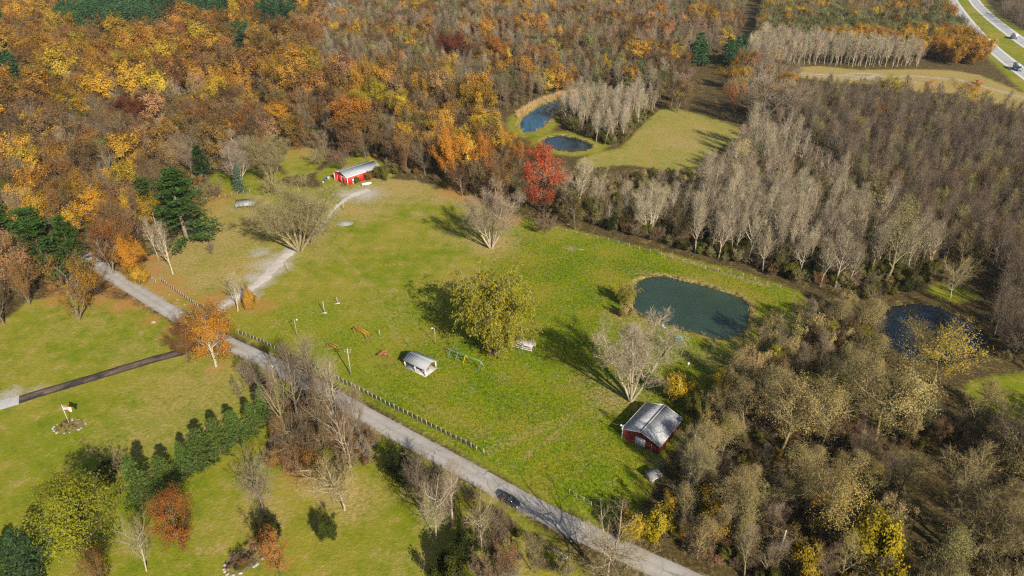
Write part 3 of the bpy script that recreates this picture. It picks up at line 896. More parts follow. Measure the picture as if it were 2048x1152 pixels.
for k in range(4): lib('mid_leafy', k, woody(140 + k, 'spread', 17, 'mid', (10, 0.46, 0.5, 0.95)), leaf_m)
for k in range(3): lib('mid_patchy', k, woody(150 + k, 'spread', 17, 'mid', (9, 0.42, 0.5, 0.55)), leaf_m)
for k in range(3): lib('far_bare_spread', k, woody(210 + k, 'spread', 18, 'far'), twig_m)
for k in range(3): lib('far_bare_up', k, woody(220 + k, 'up', 22, 'far'), twig_m)
for k in range(4): lib('far_leafy', k, woody(240 + k, 'spread', 17, 'far', (15, 0.52, 0.6, 0.95)), leaf_m)
for k in range(3): lib('far_patchy', k, woody(250 + k, 'spread', 17, 'far', (13, 0.48, 0.6, 0.55)), leaf_m)
for k in range(2): lib('far_pine', k, conifer(275 + k, 'pine', 20, 'far'), needle_m)

BARKS = {'grey': srgb(128, 116, 100), 'pale': srgb(182, 170, 146), 'brown': srgb(104, 88, 70), 'olive': srgb(140, 128, 92)}
TINT = {  # leaf and twig colours
    'gold': srgb(182, 144, 36), 'orange': srgb(168, 124, 40), 'rust': srgb(134, 98, 48), 'brown': srgb(116, 92, 58),
    'maroon': srgb(98, 64, 36), 'yellow': srgb(176, 150, 30), 'lime': srgb(148, 138, 34), 'peach': srgb(158, 122, 80),
    'sage': srgb(124, 122, 72), 'red': srgb(172, 82, 46), 'tan': srgb(162, 142, 88), 'straw': srgb(172, 154, 88), 'olive': srgb(102, 98, 40),
    'scarlet': srgb(96, 28, 28),
    'pinegreen': srgb(62, 88, 36), 'sprucegreen': srgb(90, 104, 44), 'farpine': srgb(66, 100, 58), 'bluegreen': srgb(92, 112, 92), 'darkgreen': srgb(52, 60, 26),
    't_pale': srgb(164, 148, 118), 't_grey': srgb(142, 126, 102), 't_brown': srgb(122, 102, 78), 't_dark': srgb(110, 95, 74), 't_purple': srgb(120, 103, 84), 't_rust': srgb(130, 98, 68), 't_olive': srgb(138, 124, 82)}

rnd = random.Random(5)
def jitter(c, amt=0.12):
    k = 1 + rnd.uniform(-amt, amt)
    return [max(0.0, q * k * (1 + rnd.uniform(-amt * .4, amt * .4))) for q in c]

def ripe(c):
    return [0.78 * c[0], 0.88 * c[1], 0.84 * c[2]]

def tree_at(x, y, h, wd, kind, tint, bark, name, label, group, rz=None, var=None, lean=(0, 0), cat='tree', dens=None):
    L = LIB[kind]
    e = L[rnd.randrange(len(L)) if var is None else var % len(L)]
    o = empty(name, (x, y, -0.05), rnd.uniform(0, 6.28) if rz is None else rz, label, cat, group)
    if lean == (0, 0) and kind.startswith('bare_up'): lean = (rnd.gauss(0, .035), rnd.gauss(0, .035))
    o.rotation_euler[0], o.rotation_euler[1] = lean
    sw = wd / e['w']
    o.scale = (sw, sw, h / e['h'])
    t = share('trunk' if 'bush' not in kind else 'stems', e['trunk'], o)
    t['bark'] = jitter(BARKS[bark], 0.1)
    c = share('crown' if 'bush' not in kind else 'foliage', e['crown'], o)
    c['tint'] = jitter(TINT[tint] if isinstance(tint, str) else ripe(tint), 0.08)
    c['bark'] = t['bark']
    return o

TREES = []          # every tree that stands as a thing: (x, y, look)
N_TREES = 0
def hero(bx, by, ty, wpx, kind, tint, bark, label, group='trees about the fields', **kw):
    global N_TREES
    x, y = P(bx, by)
    h, wd = tall(bx, by, ty), wpx * mpp(bx, by)
    nm = {'spruce': 'spruce_tree', 'pine': 'pine_tree', 'willow': 'willow_tree', 'bare_bush': 'bare_shrub', 'leafy_bush': 'leafy_shrub'}.get(kind, 'bare_tree' if kind.startswith('bare') else 'autumn_tree')
    cat = 'shrub' if 'bush' in kind else 'tree'
    o = tree_at(x, y, h, wd, kind, tint, bark, nm, label, group if cat == 'tree' else 'shrubs about the fields', cat=cat, **kw)
    if cat == 'tree': N_TREES += 1
    HEROES.append((x, y, wd))
    if cat == 'tree' and wpx > 24: VIEWS.append((bx, by, ty, wpx, math.hypot(x, y)))
    return o
HEROES = []
VIEWS = []

# ------------------------------------------------------------------ trees one can name, placed one by one
GL, GR, GS = 'trees about the fields', 'trees on the left-hand lawn', 'spruces in the lawn row'
hero(985,706,553,172,'willow','lime','grey','big yellow-green willow standing alone in the middle of the field', rz=0.4)
hero(1253,612,568,40,'willow',srgb(176,158,60),'grey','small pale willow on the left bank of the green pond', rz=2.0)
hero(1250,636,606,26,'leafy_bush','straw','grey','little straw-coloured bush at the pond corner below the small willow')
hero(1262,803,636,160,'bare_multi','t_pale','pale','great pale bare tree with many stems behind the front red shed', rz=0.3, var=0)
hero(1345,806,748,62,'leafy_bush','yellow','grey','bright yellow leafy shrub behind the front red shed roof')
hero(1390,835,790,50,'leafy_bush','olive','grey','olive shrub at the back corner of the front red shed')
hero(982,497,360,122,'bare_multi','t_grey','pale','wide bare tree casting a long shadow at the top of the field', rz=1.0, var=1)
hero(1078,422,286,98,'oval','red','brown','bright red-orange tree at the wood edge above the field', lean=(0.0,-0.08))
hero(600,503,350,185,'bare_multi','t_olive','olive','huge spreading bare tree over the gravel drive', rz=1.2, var=1)
hero(622,488,385,80,'bare_spread','t_grey','olive','bare tree right behind the huge one on the gravel drive')
hero(640,470,400,50,'bare_up','t_rust','olive','thin rusty bare tree nearest the gravel pile')
hero(618,478,432,36,'leafy_bush','scarlet','brown','dark red bush between the trunks over the gravel drive')
hero(476,622,545,42,'bare_up','t_pale','pale','tall pale half-dead tree where the gravel drive leaves the road', var=1)
hero(500,618,575,34,'leafy_bush','orange','brown','orange bush beside the half-dead tree at the drive entrance')
hero(434,732,612,104,'leafy',srgb(188,122,28),'pale','round orange-gold oak beside the asphalt driveway entrance', GR, rz=0.6, var=2)
hero(374,724,634,90,'leafy',srgb(116,74,42),'grey','brown-leaved oak leaning against the orange-gold oak by the driveway', GR, var=1)
hero(505,788,712,62,'bare_bush','t_purple','grey','purple-grey bare shrub between the road and the end of the spruce row')
hero(540,792,752,34,'leafy_bush','scarlet','brown','dark red bush under the roadside utility pole')
for k, (x, y, t, wp) in enumerate([(535,846,775,46),(510,866,806,44),(478,888,820,52),(443,911,836,56),(408,934,858,58),(377,950,882,42),(337,978,908,60),(290,1010,918,66),(62,1150,1062,80),(8,1165,1096,60),(108,1094,1036,36)]):
    hero(x, y, t + rnd.uniform(-4, 5), wp * rnd.uniform(0.86, 1.02), 'spruce', jitter(TINT['sprucegreen'], 0.14) if k != 8 else srgb(66, 84, 50), 'brown', ['spruce at the upper end of the lawn row, nearest the road','second spruce down the lawn row from the road','third spruce down the lawn row from the road','fourth spruce down the lawn row from the road','fifth spruce down the lawn row from the road','small sixth spruce down the lawn row from the road','seventh spruce down the lawn row from the road','eighth spruce in the row, right above the yellow-green tree','blue-green spruce in the bottom left corner of the lawn','dark spruce cut by the bottom left corner','small dark spruce left of the yellow-green tree'][k], GS, var=k)
hero(188,1118,955,170,'oval',srgb(146,138,30),'brown','big yellow-green tree in the lower left of the lawn', GR, rz=2.2, var=0)
hero(368,1104,986,88,'oval',srgb(160,92,34),'brown','orange-red round tree on the lower left lawn', GR, rz=1.1, var=1)
hero(294,1142,1038,80,'bare_spread','t_olive','pale','thin bare tree between the yellow-green tree and the orange-red one', GR, var=2)
hero(215,1185,1100,86,'patchy','rust','brown','rust-brown tree at the bottom edge below the yellow-green tree', GR, var=0)
hero(250,950,905,50,'bare_bush','t_olive','grey','bare shrub above the yellow-green tree on the lawn')
hero(215,960,925,60,'leafy_bush','darkgreen','brown','dark green shrub behind the yellow-green tree on the lawn')
hero(530,1032,925,118,'bare_spread','t_grey','grey','round grey bare tree in the middle of the lower lawn', GR, var=0)
hero(560,1150,1056,80,'patchy',srgb(190,124,56),'brown','peach-orange small tree at the bottom edge of the lawn', GR, var=2)
hero(540,1082,1042,52,'leafy_bush','darkgreen','brown','dark shrub above the peach-orange small tree')
hero(656,1076,1032,42,'leafy_bush',srgb(76,84,34),'brown','lone dark green bush on the lower lawn')
hero(690,1022,918,138,'bare_spread','tan','pale','tan twiggy tree forking low on the lower lawn', GR, var=1)
# clump beside the road
for k, (x, y, t, wp, ki, ti, ba) in enumerate([(575,880,716,74,'bare_up','t_grey','olive'),(600,850,684,80,'bare_up','t_purple','grey'),(640,858,672,86,'bare_up','t_grey','grey'),(652,905,738,90,'bare_spread','t_brown','olive'),(688,898,716,88,'bare_up','t_grey','pale'),(722,885,760,80,'bare_spread','t_grey','grey'),(702,935,800,94,'bare_spread','t_brown','pale'),(600,930,812,92,'bare_spread','t_brown','olive'),(650,940,832,80,'patchy','brown','grey')]):
    hero(x, y, t, wp, ki, ti, ba, ['leftmost tall bare tree of the roadside clump','tall purple-grey bare tree in the roadside clump, second from left','tallest bare tree in the roadside clump beside the fence','brown bare tree in the heart of the roadside clump','pale-trunked bare tree of the roadside clump nearest the road','rightmost bare tree of the roadside clump','white-limbed bare tree at the lower right of the roadside clump','brown bare tree at the lower left of the roadside clump','tree keeping brown leaves at the foot of the roadside clump'][k], 'trees in the roadside clump')
for k, (x, y, t, wp, ki, ti) in enumerate([(566,912,858,44,'bare_bush','t_brown'),(590,945,880,60,'bare_bush','t_rust'),(625,948,886,60,'leafy_bush','rust'),(655,948,895,50,'leafy_bush','olive'),(730,925,870,50,'bare_bush','t_grey'),(552,935,900,40,'leafy_bush',srgb(160,110,40)),(690,960,910,44,'bare_bush','t_olive'),(560,880,836,40,'leafy_bush','orange'),(745,898,862,40,'bare_bush','t_brown')]):
    hero(x, y, t, wp, ki, ti, 'brown', ['brown thicket on the left flank of the roadside clump','rusty thicket at the lower left of the roadside clump','rust-leaved thicket at the foot of the roadside clump','olive-leaved thicket at the foot of the roadside clump','grey thicket beside the road at the clump','yellow-brown bush at the left foot of the roadside clump','olive twiggy bush below the white-limbed tree','orange bush on the left edge of the roadside clump','brown twiggy bush at the road edge of the clump'][k])
hero(874,1078,938,112,'bare_spread','t_grey','pale','pale-trunked bare tree on the lawn between the clump and the car', GR, var=1)
hero(840,985,900,86,'bare_bush','t_purple','grey','dark reddish thicket at the road edge left of the car')
hero(800,960,905,60,'leafy_bush','darkgreen','brown','dark green thicket at the road edge below the clump')
hero(885,1010,950,70,'bare_bush','t_grey','grey','grey thicket behind the pale-trunked bare tree')
hero(963,1098,972,92,'bare_spread','t_olive','pale','bare tree on the lawn below the parked car', GR, var=2)
hero(930,1118,1070,60,'leafy_bush','darkgreen','brown','dark bush at the foot of the bare tree below the car')
hero(1000,1100,1040,60,'bare_bush','t_brown','grey','brown thicket between the bare tree and the tube gate')
hero(900,1168,1112,80,'leafy_bush',srgb(80,78,30),'brown','dark green-brown bush at the bottom edge right of the lawn')
hero(1018,1150,1085,66,'bare_bush','t_rust','grey','reddish thicket at the bottom edge below the tube gate')
hero(960,1165,1110,70,'bare_bush','t_brown','grey','brown thicket at the bottom edge in the middle')
hero(905,1052,930,70,'bare_up','t_grey','pale','slim bare tree right of the pale-trunked one by the road', GR)
hero(1000,1090,985,64,'bare_spread','t_brown','grey','brown bare tree in the brush between the car and the gate', GR)
hero(842,1020,910,80,'bare_spread','t_purple','grey','purplish bare tree at the road edge left of the pale-trunked one', GR)
hero(1062,1140,1050,66,'bare_spread','t_olive','grey','olive bare tree at the bottom edge left of the tube gate', GR)
hero(1212,1160,1012,196,'bare_spread','t_olive','pale','big bare tree at the bottom edge throwing branch shadows over the road', GL, var=0, rz=0.2)
hero(1130,1165,1105,60,'bare_bush','t_olive','grey','twiggy bush between the tube gate and the big roadside tree')
hero(1376,988,855,96,'bare_multi','t_olive','pale','pale bare sycamore right of the front red shed', GL, var=1, rz=2.6)
hero(1250,1040,1000,46,'bare_bush','t_brown','grey','brown twiggy bush right of the white brace frame')
hero(1262,1085,1028,62,'leafy_bush','yellow','grey','yellow bush at the road edge below the front red shed')
hero(1310,1072,1010,76,'leafy_bush',srgb(180,150,28),'grey','golden bush tangle right of the road below the shed')
hero(1415,1065,1000,80,'leafy_bush',srgb(176,140,30),'grey','gold-leaved bush midway along the lower wood edge')
hero(1560,905,752,150,'speckle','tan','olive','tall tan-leaved tree left of centre in the right-hand wood', GL, var=0)
hero(1640,900,760,140,'speckle','straw','olive','straw-leaved tree in the middle of the right-hand wood', GL, var=1)
hero(1752,880,700,170,'speckle','tan','olive','broad tan-leaved tree standing highest in the lower right wood', GL, var=2)
hero(1660,1085,925,150,'speckle',srgb(198,160,84),'olive','straw-yellow tree at the front of the right-hand wood', GL, var=0)
hero(1725,1140,1030,120,'leafy_bush',srgb(180,150,24),'grey','large golden-yellow bush at the bottom edge of the wood')
hero(1590,1150,1078,80,'leafy_bush',srgb(170,138,30),'grey','gold bush below the leaning utility pole')
hero(1868,770,638,168,'speckle',srgb(206,166,56),'olive','golden thin-leaved tree in front of the dark pond', GL, var=1, rz=1.3)
hero(1935,1128,948,210,'bare_multi','t_olive','olive','big many-stemmed bare tree in the lower right corner', GL, var=0, rz=2.0)
hero(2032,1010,862,130,'speckle',srgb(180,160,96),'olive','greyish thin-leaved tree at the right edge', GL, var=2)
hero(1768,572,392,110,'sparse',srgb(168,150,92),'olive','straw-topped tall tree at the edge of the grey wood', GL, var=1, rz=0.8)
hero(1900,595,505,80,'bare_spread','tan','pale','tan-tipped bare tree above the dark pond', GL, var=2)
hero(1830,700,640,60,'bare_spread','t_brown','grey','dark bare tree leaning over the dark pond', GL, var=3)
hero(1910,742,690,40,'bare_bush','t_rust','grey','reddish shrub on the near bank of the dark pond')
hero(1668,342,308,20,'spruce','bluegreen','brown','small blue spruce in the grey wood', GL)
# left side
hero(376,487,338,118,'pine','pinegreen','grey','tall layered pine with bare pale foot at the field corner', GL, var=0)
hero(308,452,356,72,'pine',srgb(78,92,40),'pale','lighter thin pine left of the tall layered pine', GL, var=1)
hero(98,552,418,112,'pine','pinegreen','brown','dark green pine in the left wood, broadest of three', GL, var=2)
hero(158,548,432,66,'pine',srgb(74,92,38),'brown','green pine in the left wood, right one of three', GL, var=0)
hero(18,510,392,76,'pine','pinegreen','brown','green pine cut by the left edge, left one of three', GL, var=1)
hero(406,352,292,40,'pine',srgb(50,78,36),'brown','dark pine in front of the house in the woods', GL, var=2)
hero(482,384,330,26,'spruce','bluegreen','brown','grey-green young spruce behind the small open shed', GL, var=1)
hero(196,462,368,94,'leafy',srgb(226,156,16),'brown','bright golden maple above the left pines', GL, var=1)
hero(228,548,440,100,'patchy',srgb(150,88,34),'grey','brown oak over the road bend at left', GL, var=2)
hero(268,556,468,72,'leafy',srgb(204,132,22),'brown','bright orange maple at the road bend', GL, var=3)
hero(278,570,530,40,'leafy_bush','gold','brown','golden sapling bush below the orange maple at the bend')
hero(160,640,508,122,'patchy',srgb(176,122,30),'grey','broad orange-brown oak on the lawn left of the road', GL, var=0, rz=2.5)
hero(8,648,540,84,'bare_spread','t_dark','grey','dark bare tree at the left edge of the lawn', GL, var=3)
hero(60,610,520,70,'patchy','rust','grey','rusty brown tree at the left lawn edge', GL, var=1)
hero(346,548,440,46,'bare_up','t_grey','pale','slim bare tree beside the tall layered pine', GL, var=0)
hero(318,520,425,30,'bare_up','t_grey','pale','leaning bare pole-like tree left of the slim one', GL, var=2)
hero(425,510,478,26,'bare_spread','t_brown','grey','tiny bare fruit tree in the grass below the small shed', GL)
hero(545,372,268,84,'bare_multi','t_olive','olive','bare many-stemmed tree left of the far red barn', GL, var=0)
hero(480,372,262,88,'bare_multi','t_grey','pale','pale bare tree behind the small open shed', GL, var=1)
hero(385,350,282,80,'bare_spread','t_grey','grey','pale grey rounded bare tree beyond the layered pine', GL, var=2)
hero(545,392,345,50,'bare_bush','t_olive','olive','olive twiggy bush left of the far red barn')
hero(430,398,352,50,'bare_bush','t_brown','olive','brown twiggy bush by the back fence')
hero(772,360,328,24,'leafy_bush','olive','grey','olive shrub at the right end of the far barn')
hero(690,345,292,64,'bare_spread','t_brown','grey','brown bare tree right behind the far barn', GL)
hero(640,330,288,60,'bare_spread','t_olive','grey','olive bare tree behind the left end of the far barn', GL)
# trees of note in the far wood
for (x, y, t, wp, ki, ti, lab) in [
    (705,280,186,82,'leafy',srgb(202,124,16),'orange tree rising above the wood behind the far barn'),
    (745,232,152,92,'leafy',srgb(178,150,20),'yellow-green tree in the wood above the far barn'),
    (797,236,172,62,'leafy',srgb(214,178,34),'bright yellow tree right of the yellow-green one'),
    (892,362,246,84,'leafy',srgb(200,126,18),'orange tree at the wood edge above the field'),
    (960,350,260,66,'leafy',srgb(196,118,30),'amber tree between the orange tree and the red one'),
    (1006,312,246,52,'leafy',srgb(206,146,24),'golden tree at the left bank of the back ponds'),
    (1040,330,272,46,'leafy',srgb(190,120,30),'orange tree just left of the round back pond'),
    (1015,372,300,54,'patchy','rust','rusty tree behind the red-orange tree'),
    (850,352,282,60,'bare_spread','t_brown','brown bare tree left of the orange tree at the wood edge'),
    (925,392,318,70,'patchy','maroon','dark red-brown tree left of the red-orange tree'),
    (1150,460,372,70,'patchy',srgb(110,84,30),'olive-brown leafy tree right of the red-orange tree'),
    (1155,425,316,60,'bare_up','t_pale','white-stemmed bare tree right of the red-orange tree'),
    (1300,468,360,92,'bare_multi','t_pale','pale spreading bare tree behind the field fence'),
    (1090,470,420,50,'bare_bush','t_brown','brown thicket below the red-orange tree'),
    (620,170,120,90,'leafy',srgb(186,148,18),'olive-gold tree in the upper middle of the orange wood'),
    (562,258,200,60,'leafy',srgb(206,140,20),'golden tree left of the orange one in the wood'),
    (275,250,180,96,'leafy',srgb(120,62,24),'dark rust-brown round tree in the left wood'),
    (135,232,182,92,'leafy',srgb(206,160,20),'yellow tree left of the rust-brown one'),
    (285,185,134,58,'leafy',srgb(210,162,16),'yellow-gold tree above the rust-brown one'),
    (965,186,146,46,'leafy',srgb(206,170,22),'yellow tree at the right end of the orange wood'),
    (905,118,62,80,'leafy',srgb(124,56,24),'dark maroon tree at the back of the orange wood'),
    (985,120,72,76,'leafy',srgb(190,110,24),'orange crown right of the maroon tree'),
    (1775,196,146,56,'leafy',srgb(176,146,26),'yellow-olive tree before the tan field'),
    (1935,215,160,90,'patchy',srgb(206,150,40),'golden tree at the tan field edge near the highway'),
    (1850,200,160,36,'patchy',srgb(190,120,40),'small orange tree before the tan field'),
    (1880,120,66,46,'leafy',srgb(206,140,26),'orange tree beside the white-stemmed grove'),
    (1475,180,128,80,'leafy',srgb(190,140,26),'golden tree at the head of the dark corridor'),
    (1470,226,160,60,'patchy',srgb(196,110,30),'orange tree on the right side of the dark corridor'),
    (1355,226,150,66,'patchy',srgb(150,104,66),'brown round tree on the left side of the dark corridor'),
    (1520,262,152,110,'bare_up','t_grey','tall pale bare trees' ), (1570,255,160,90,'bare_multi','t_grey','x')]:
    if lab == 'x': lab = 'pale grey bare tree with fanning stems right of the clearing'
    if lab == 'tall pale bare trees': lab = 'pale grey bare tree nearest the right side of the clearing'
    hero(x, y, t, wp, ki, ti, 'pale' if ti == 't_pale' else 'grey', lab, 'trees of note in the woods')

# ------------------------------------------------------------------ the woods
ZONES = [  # name, outline, spacing, [(weight, kind, tint, bark, h0, h1)]
 ('left wood', [(-330,-30),(620,-30),(640,60),(640,170),(800,200),(955,222),(996,268),(940,262),(840,240),(700,232),(560,236),(430,228),(300,232),(150,246),(-330,262)], 13.6,
  [(38,'leafy','gold','brown',19,28),(36,'leafy','orange','brown',19,29),(16,'leafy','rust','brown',19,28),(9,'leafy','peach','brown',19,25),(10,'leafy','yellow','brown',17,24),(6,'patchy','brown','grey',18,24),(8,'patchy','rust','grey',18,25),(12,'bare_spread','t_grey','olive',15,20),(12,'bare_spread','t_brown','grey',15,20),(3,'leafy','lime','brown',16,22)]),
 ('lower left wood', [(-330,262),(150,246),(300,232),(430,228),(560,236),(700,232),(840,240),(940,262),(996,268),(1005,320),(1050,395),(1060,438),(1010,428),(938,396),(905,378),(835,358),(775,345),(745,322),(690,318),(650,330),(640,300),(575,296),(555,330),(430,345),(398,385),(345,478),(300,508),(235,535),(120,590),(40,600),(-330,640)], 9.6,
  [(14,'leafy','gold','brown',15,21),(22,'leafy','orange','brown',15,22),(22,'leafy','rust','brown',15,22),(7,'leafy','peach','brown',15,20),(10,'leafy','brown','grey',15,20),(20,'patchy','brown','grey',15,21),(18,'patchy','rust','grey',15,22),(6,'patchy','olive','olive',12,17),(20,'bare_spread','t_grey','olive',14,20),(22,'bare_spread','t_brown','grey',14,20),(6,'bare_up','t_olive','olive',15,20)]),
 ('middle wood', [(620,-30),(1490,-30),(1488,30),(1468,88),(1416,140),(1388,180),(1366,224),(1330,214),(1250,190),(1180,186),(1110,192),(1036,226),(955,222),(800,200),(640,170),(640,60)], 9.4,
  [(14,'leafy','orange','brown',14,20),(10,'leafy','gold','brown',14,20),(12,'leafy','rust','brown',14,20),(3,'leafy','yellow','brown',12,16),(6,'leafy','peach','brown',13,18),(12,'patchy','brown','grey',13,18),(7,'leafy','sage','grey',13,18),(34,'bare_spread','t_brown','grey',14,19),(28,'bare_up','t_grey','olive',15,20),(14,'bare_up','t_purple','grey',14,19)]),
 ('pond grove', [(1112,228),(1160,206),(1320,222),(1290,248),(1255,288),(1200,292),(1188,280),(1140,266)], 5.5,
  [(60,'bare_up','t_pale','pale',14,20),(18,'bare_up','t_grey','pale',13,17),(14,'bare_spread','t_olive','olive',9,13),(8,'patchy','olive','olive',8,12)]),
 ('upper right wood', [(1530,-30),(1880,-30),(1890,15),(1905,50),(1500,60),(1512,25)], 7.6,
  [(16,'leafy','orange','brown',12,18),(12,'leafy','gold','brown',12,17),(30,'leafy','sage','grey',12,16),(30,'bare_spread','t_brown','grey',12,17),(12,'bare_up','t_grey','grey',14,18)]),
 ('sage wood', [(1500,40),(1905,38),(1945,78),(1900,86),(1500,88)], 7.4,
  [(64,'leafy','sage','grey',11,15),(20,'bare_spread','t_olive','grey',12,16),(10,'patchy','olive','grey',11,15),(6,'leafy','orange','brown',12,15)]),
 ('gold row', [(1640,84),(1950,82),(1985,112),(1990,130),(1840,132),(1820,112),(1640,100)], 7.0,
  [(40,'leafy','gold','brown',12,17),(26,'leafy','orange','brown',12,17),(34,'bare_spread','t_brown','grey',12,16)]),
 ('white-stemmed grove', [(1495,88),(1640,98),(1835,118),(1838,134),(1720,136),(1640,130),(1560,134),(1490,128)], 4.6,
  [(90,'bare_up','t_pale','pale',14,19),(10,'bare_up','t_grey','pale',12,16)]),
 ('corridor wood', [(1450,238),(1446,196),(1476,146),(1500,134),(1560,140),(1600,160),(1580,205),(1592,268),(1500,268)], 8.0,
  [(30,'leafy','orange','brown',13,18),(20,'patchy','rust','grey',13,18),(50,'bare_spread','t_grey','grey',14,20)]),
 ('grey wood', [(1575,235),(1610,200),(1700,208),(1840,224),(1960,246),(2048,268),(2180,320),(2300,640),(2080,640),(1960,560),(1890,535),(1800,470),(1720,400),(1650,330),(1590,270)], 4.9,
  [(44,'bare_up','t_dark','grey',15,20),(34,'bare_up','t_purple','grey',14,19),(16,'bare_up','t_olive','olive',14,18),(8,'bare_spread','t_brown','grey',13,17),(2,'patchy','rust','grey',12,15),(1.5,'leafy','olive','grey',11,14)]),
 ('scrub', [(1048,352),(1180,350),(1300,354),(1400,352),(1430,380),(1400,430),(1300,440),(1180,418),(1100,408)], 4.6,
  [(30,'bare_up','t_pale','pale',6,11),(20,'bare_spread','t_grey','pale',5,9),(20,'bare_spread','tan','olive',4,7),(20,'bare_spread','t_brown','olive',4,8),(10,'patchy','olive','olive',4,7)]),
 ('pale wood', [(1090,412),(1180,424),(1290,446),(1385,440),(1420,395),(1440,345),(1490,298),(1560,288),(1612,325),(1700,410),(1790,478),(1880,545),(1850,575),(1790,596),(1740,600),(1680,580),(1600,568),(1500,538),(1400,510),(1260,472),(1160,446),(1100,428)], 5.3,
  [(36,'bare_up','t_pale','pale',15,23),(30,'bare_up','t_grey','pale',13,21),(14,'bare_spread','t_olive','olive',9,15),(14,'bare_spread','t_brown','olive',8,14),(6,'patchy','olive','olive',8,12),(4,'sparse','straw','pale',14,19)]),
 ('pond wood', [(1480,735),(1545,690),(1600,650),(1650,625),(1735,615),(1755,650),(1745,700),(1755,760),(1800,820),(1860,850),(1960,862),(1900,885),(1800,905),(1650,930),(1560,900),(1470,880),(1400,850),(1420,795)], 4.3,
  [(30,'bare_spread','t_brown','grey',7,12),(26,'bare_spread','t_olive','olive',7,12),(18,'bare_up','t_grey','grey',9,13),(18,'sparse','tan','olive',9,14),(8,'patchy','brown','grey',6,10),(6,'sparse','lime','olive',8,12)]),
 ('front wood', [(1400,850),(1470,880),(1560,900),(1650,930),(1760,905),(1800,960),(1800,1060),(1790,1190),(1440,1190),(1330,1130),(1290,1085),(1330,1000),(1385,905)], 4.5,
  [(26,'bare_spread','t_olive','olive',7,12),(22,'bare_spread','t_brown','grey',7,12),(12,'bare_up','t_grey','olive',9,13),(24,'sparse','tan','olive',9,14),(18,'sparse','straw','olive',9,14),(8,'patchy','olive','olive',6,9),(6,'sparse','lime','olive',8,12)]),
 ('right edge wood', [(1960,850),(2048,880),(2300,880),(2300,1400),(1800,1400),(1830,1180),(1960,1110),(2010,1060)], 5.6,
  [(40,'bare_spread','t_olive','olive',11,17),(30,'sparse',srgb(170,150,90),'olive',12,17),(30,'bare_spread','t_brown','grey',11,16)]),
 ('dark pond bank', [(1975,640),(1985,625),(1960,590),(2000,575),(2090,590),(2300,660),(2300,860),(2090,745),(2000,735),(1990,700)], 5.5,
  [(60,'bare_spread','t_dark','grey',11,16),(40,'bare_up','t_dark','grey',13,18)]),
 ('beyond highway', [(1985,-32),(2300,-32),(2300,140),(2190,150),(2120,110),(2060,78),(2010,40)], 7.0,
  [(60,'bare_spread','t_purple','grey',12,17),(25,'bare_up','t_dark','grey',13,17),(10,'patchy','rust','grey',11,15)]),
 ('far horizon wood', [(-420,-34),(2400,-34),(2600,-75),(-700,-75)], 12.0,
  [(20,'leafy','orange','brown',12,17),(20,'leafy','sage','grey',12,17),(50,'bare_spread','t_grey','grey',12,17)]),
]
PINES = [[(120,62),(128,40),(200,30),(270,34),(330,44),(300,58),(220,66)], [(160,18),(300,16),(420,22),(480,34),(380,36),(240,30),(150,30)], [(500,36),(590,34),(600,46),(510,48)], [(-30,150),(36,140),(40,160),(-30,165)], [(462,88),(500,86),(500,96),(462,98)], [(-10,45),(14,42),(14,60),(-10,60)], [(1382,124),(1412,122),(1412,134),(1384,136)],[(1448,122),(1490,120),(1490,132),(1450,134)]]

rg = np.random.default_rng(77)
hx = np.array([(a, b) for a, b, _ in HEROES]); hw = np.array([c for *_, c in HEROES])
def scatter(pl, sp, rg):
    x0, y0 = pl.min(0); x1, y1 = pl.max(0)
    A, B = np.meshgrid(np.arange(x0, x1, sp), np.arange(y0, y1, sp * 0.87))
    A = A + (np.arange(A.shape[0]) % 2)[:, None] * sp / 2
    x = A.ravel() + rg.uniform(-.38, .38, A.size) * sp
    y = B.ravel() + rg.uniform(-.38, .38, A.size) * sp
    k = inside(pl, x, y)
    return x[k], y[k]

BLOCK = PONDS + [LAWN_B1, LAWN_B2, LAWN_B3, CLEARING, CORRIDOR, R_LAWN1, R_LAWN2, HW_VERGE, TAN_FIELD]
BUILDINGS = []          # (x, y, radius) kept free of scattered trees
for q in [(712,350,11.5),(495,412,6),(1312,870,8),(1316,960,4.5),(400,245,9),(1560,1120,1.5)]: BUILDINGS.append((*P(q[0], q[1]), q[2]))
def allowed(x, y, mrg=1.5):
    ok = np.ones(len(x), bool)
    for q in BLOCK: ok &= sdist(q, x, y) > mrg * 0.6
    for q in (LEFT_LAWN, FIELD): ok &= ~inside(q, x, y)
    ok &= segdist(road_w, x, y) > 5.0
    ok &= segdist(np.array(hw_lines[0]), x, y) > 10
    ok &= segdist(np.array(hw_lines[1]), x, y) > 10
    for bx, by, br in BUILDINGS: ok &= np.hypot(x - bx, y - by) > br
    return ok
wood = []
pine_polys = [poly(q) for q in PINES]
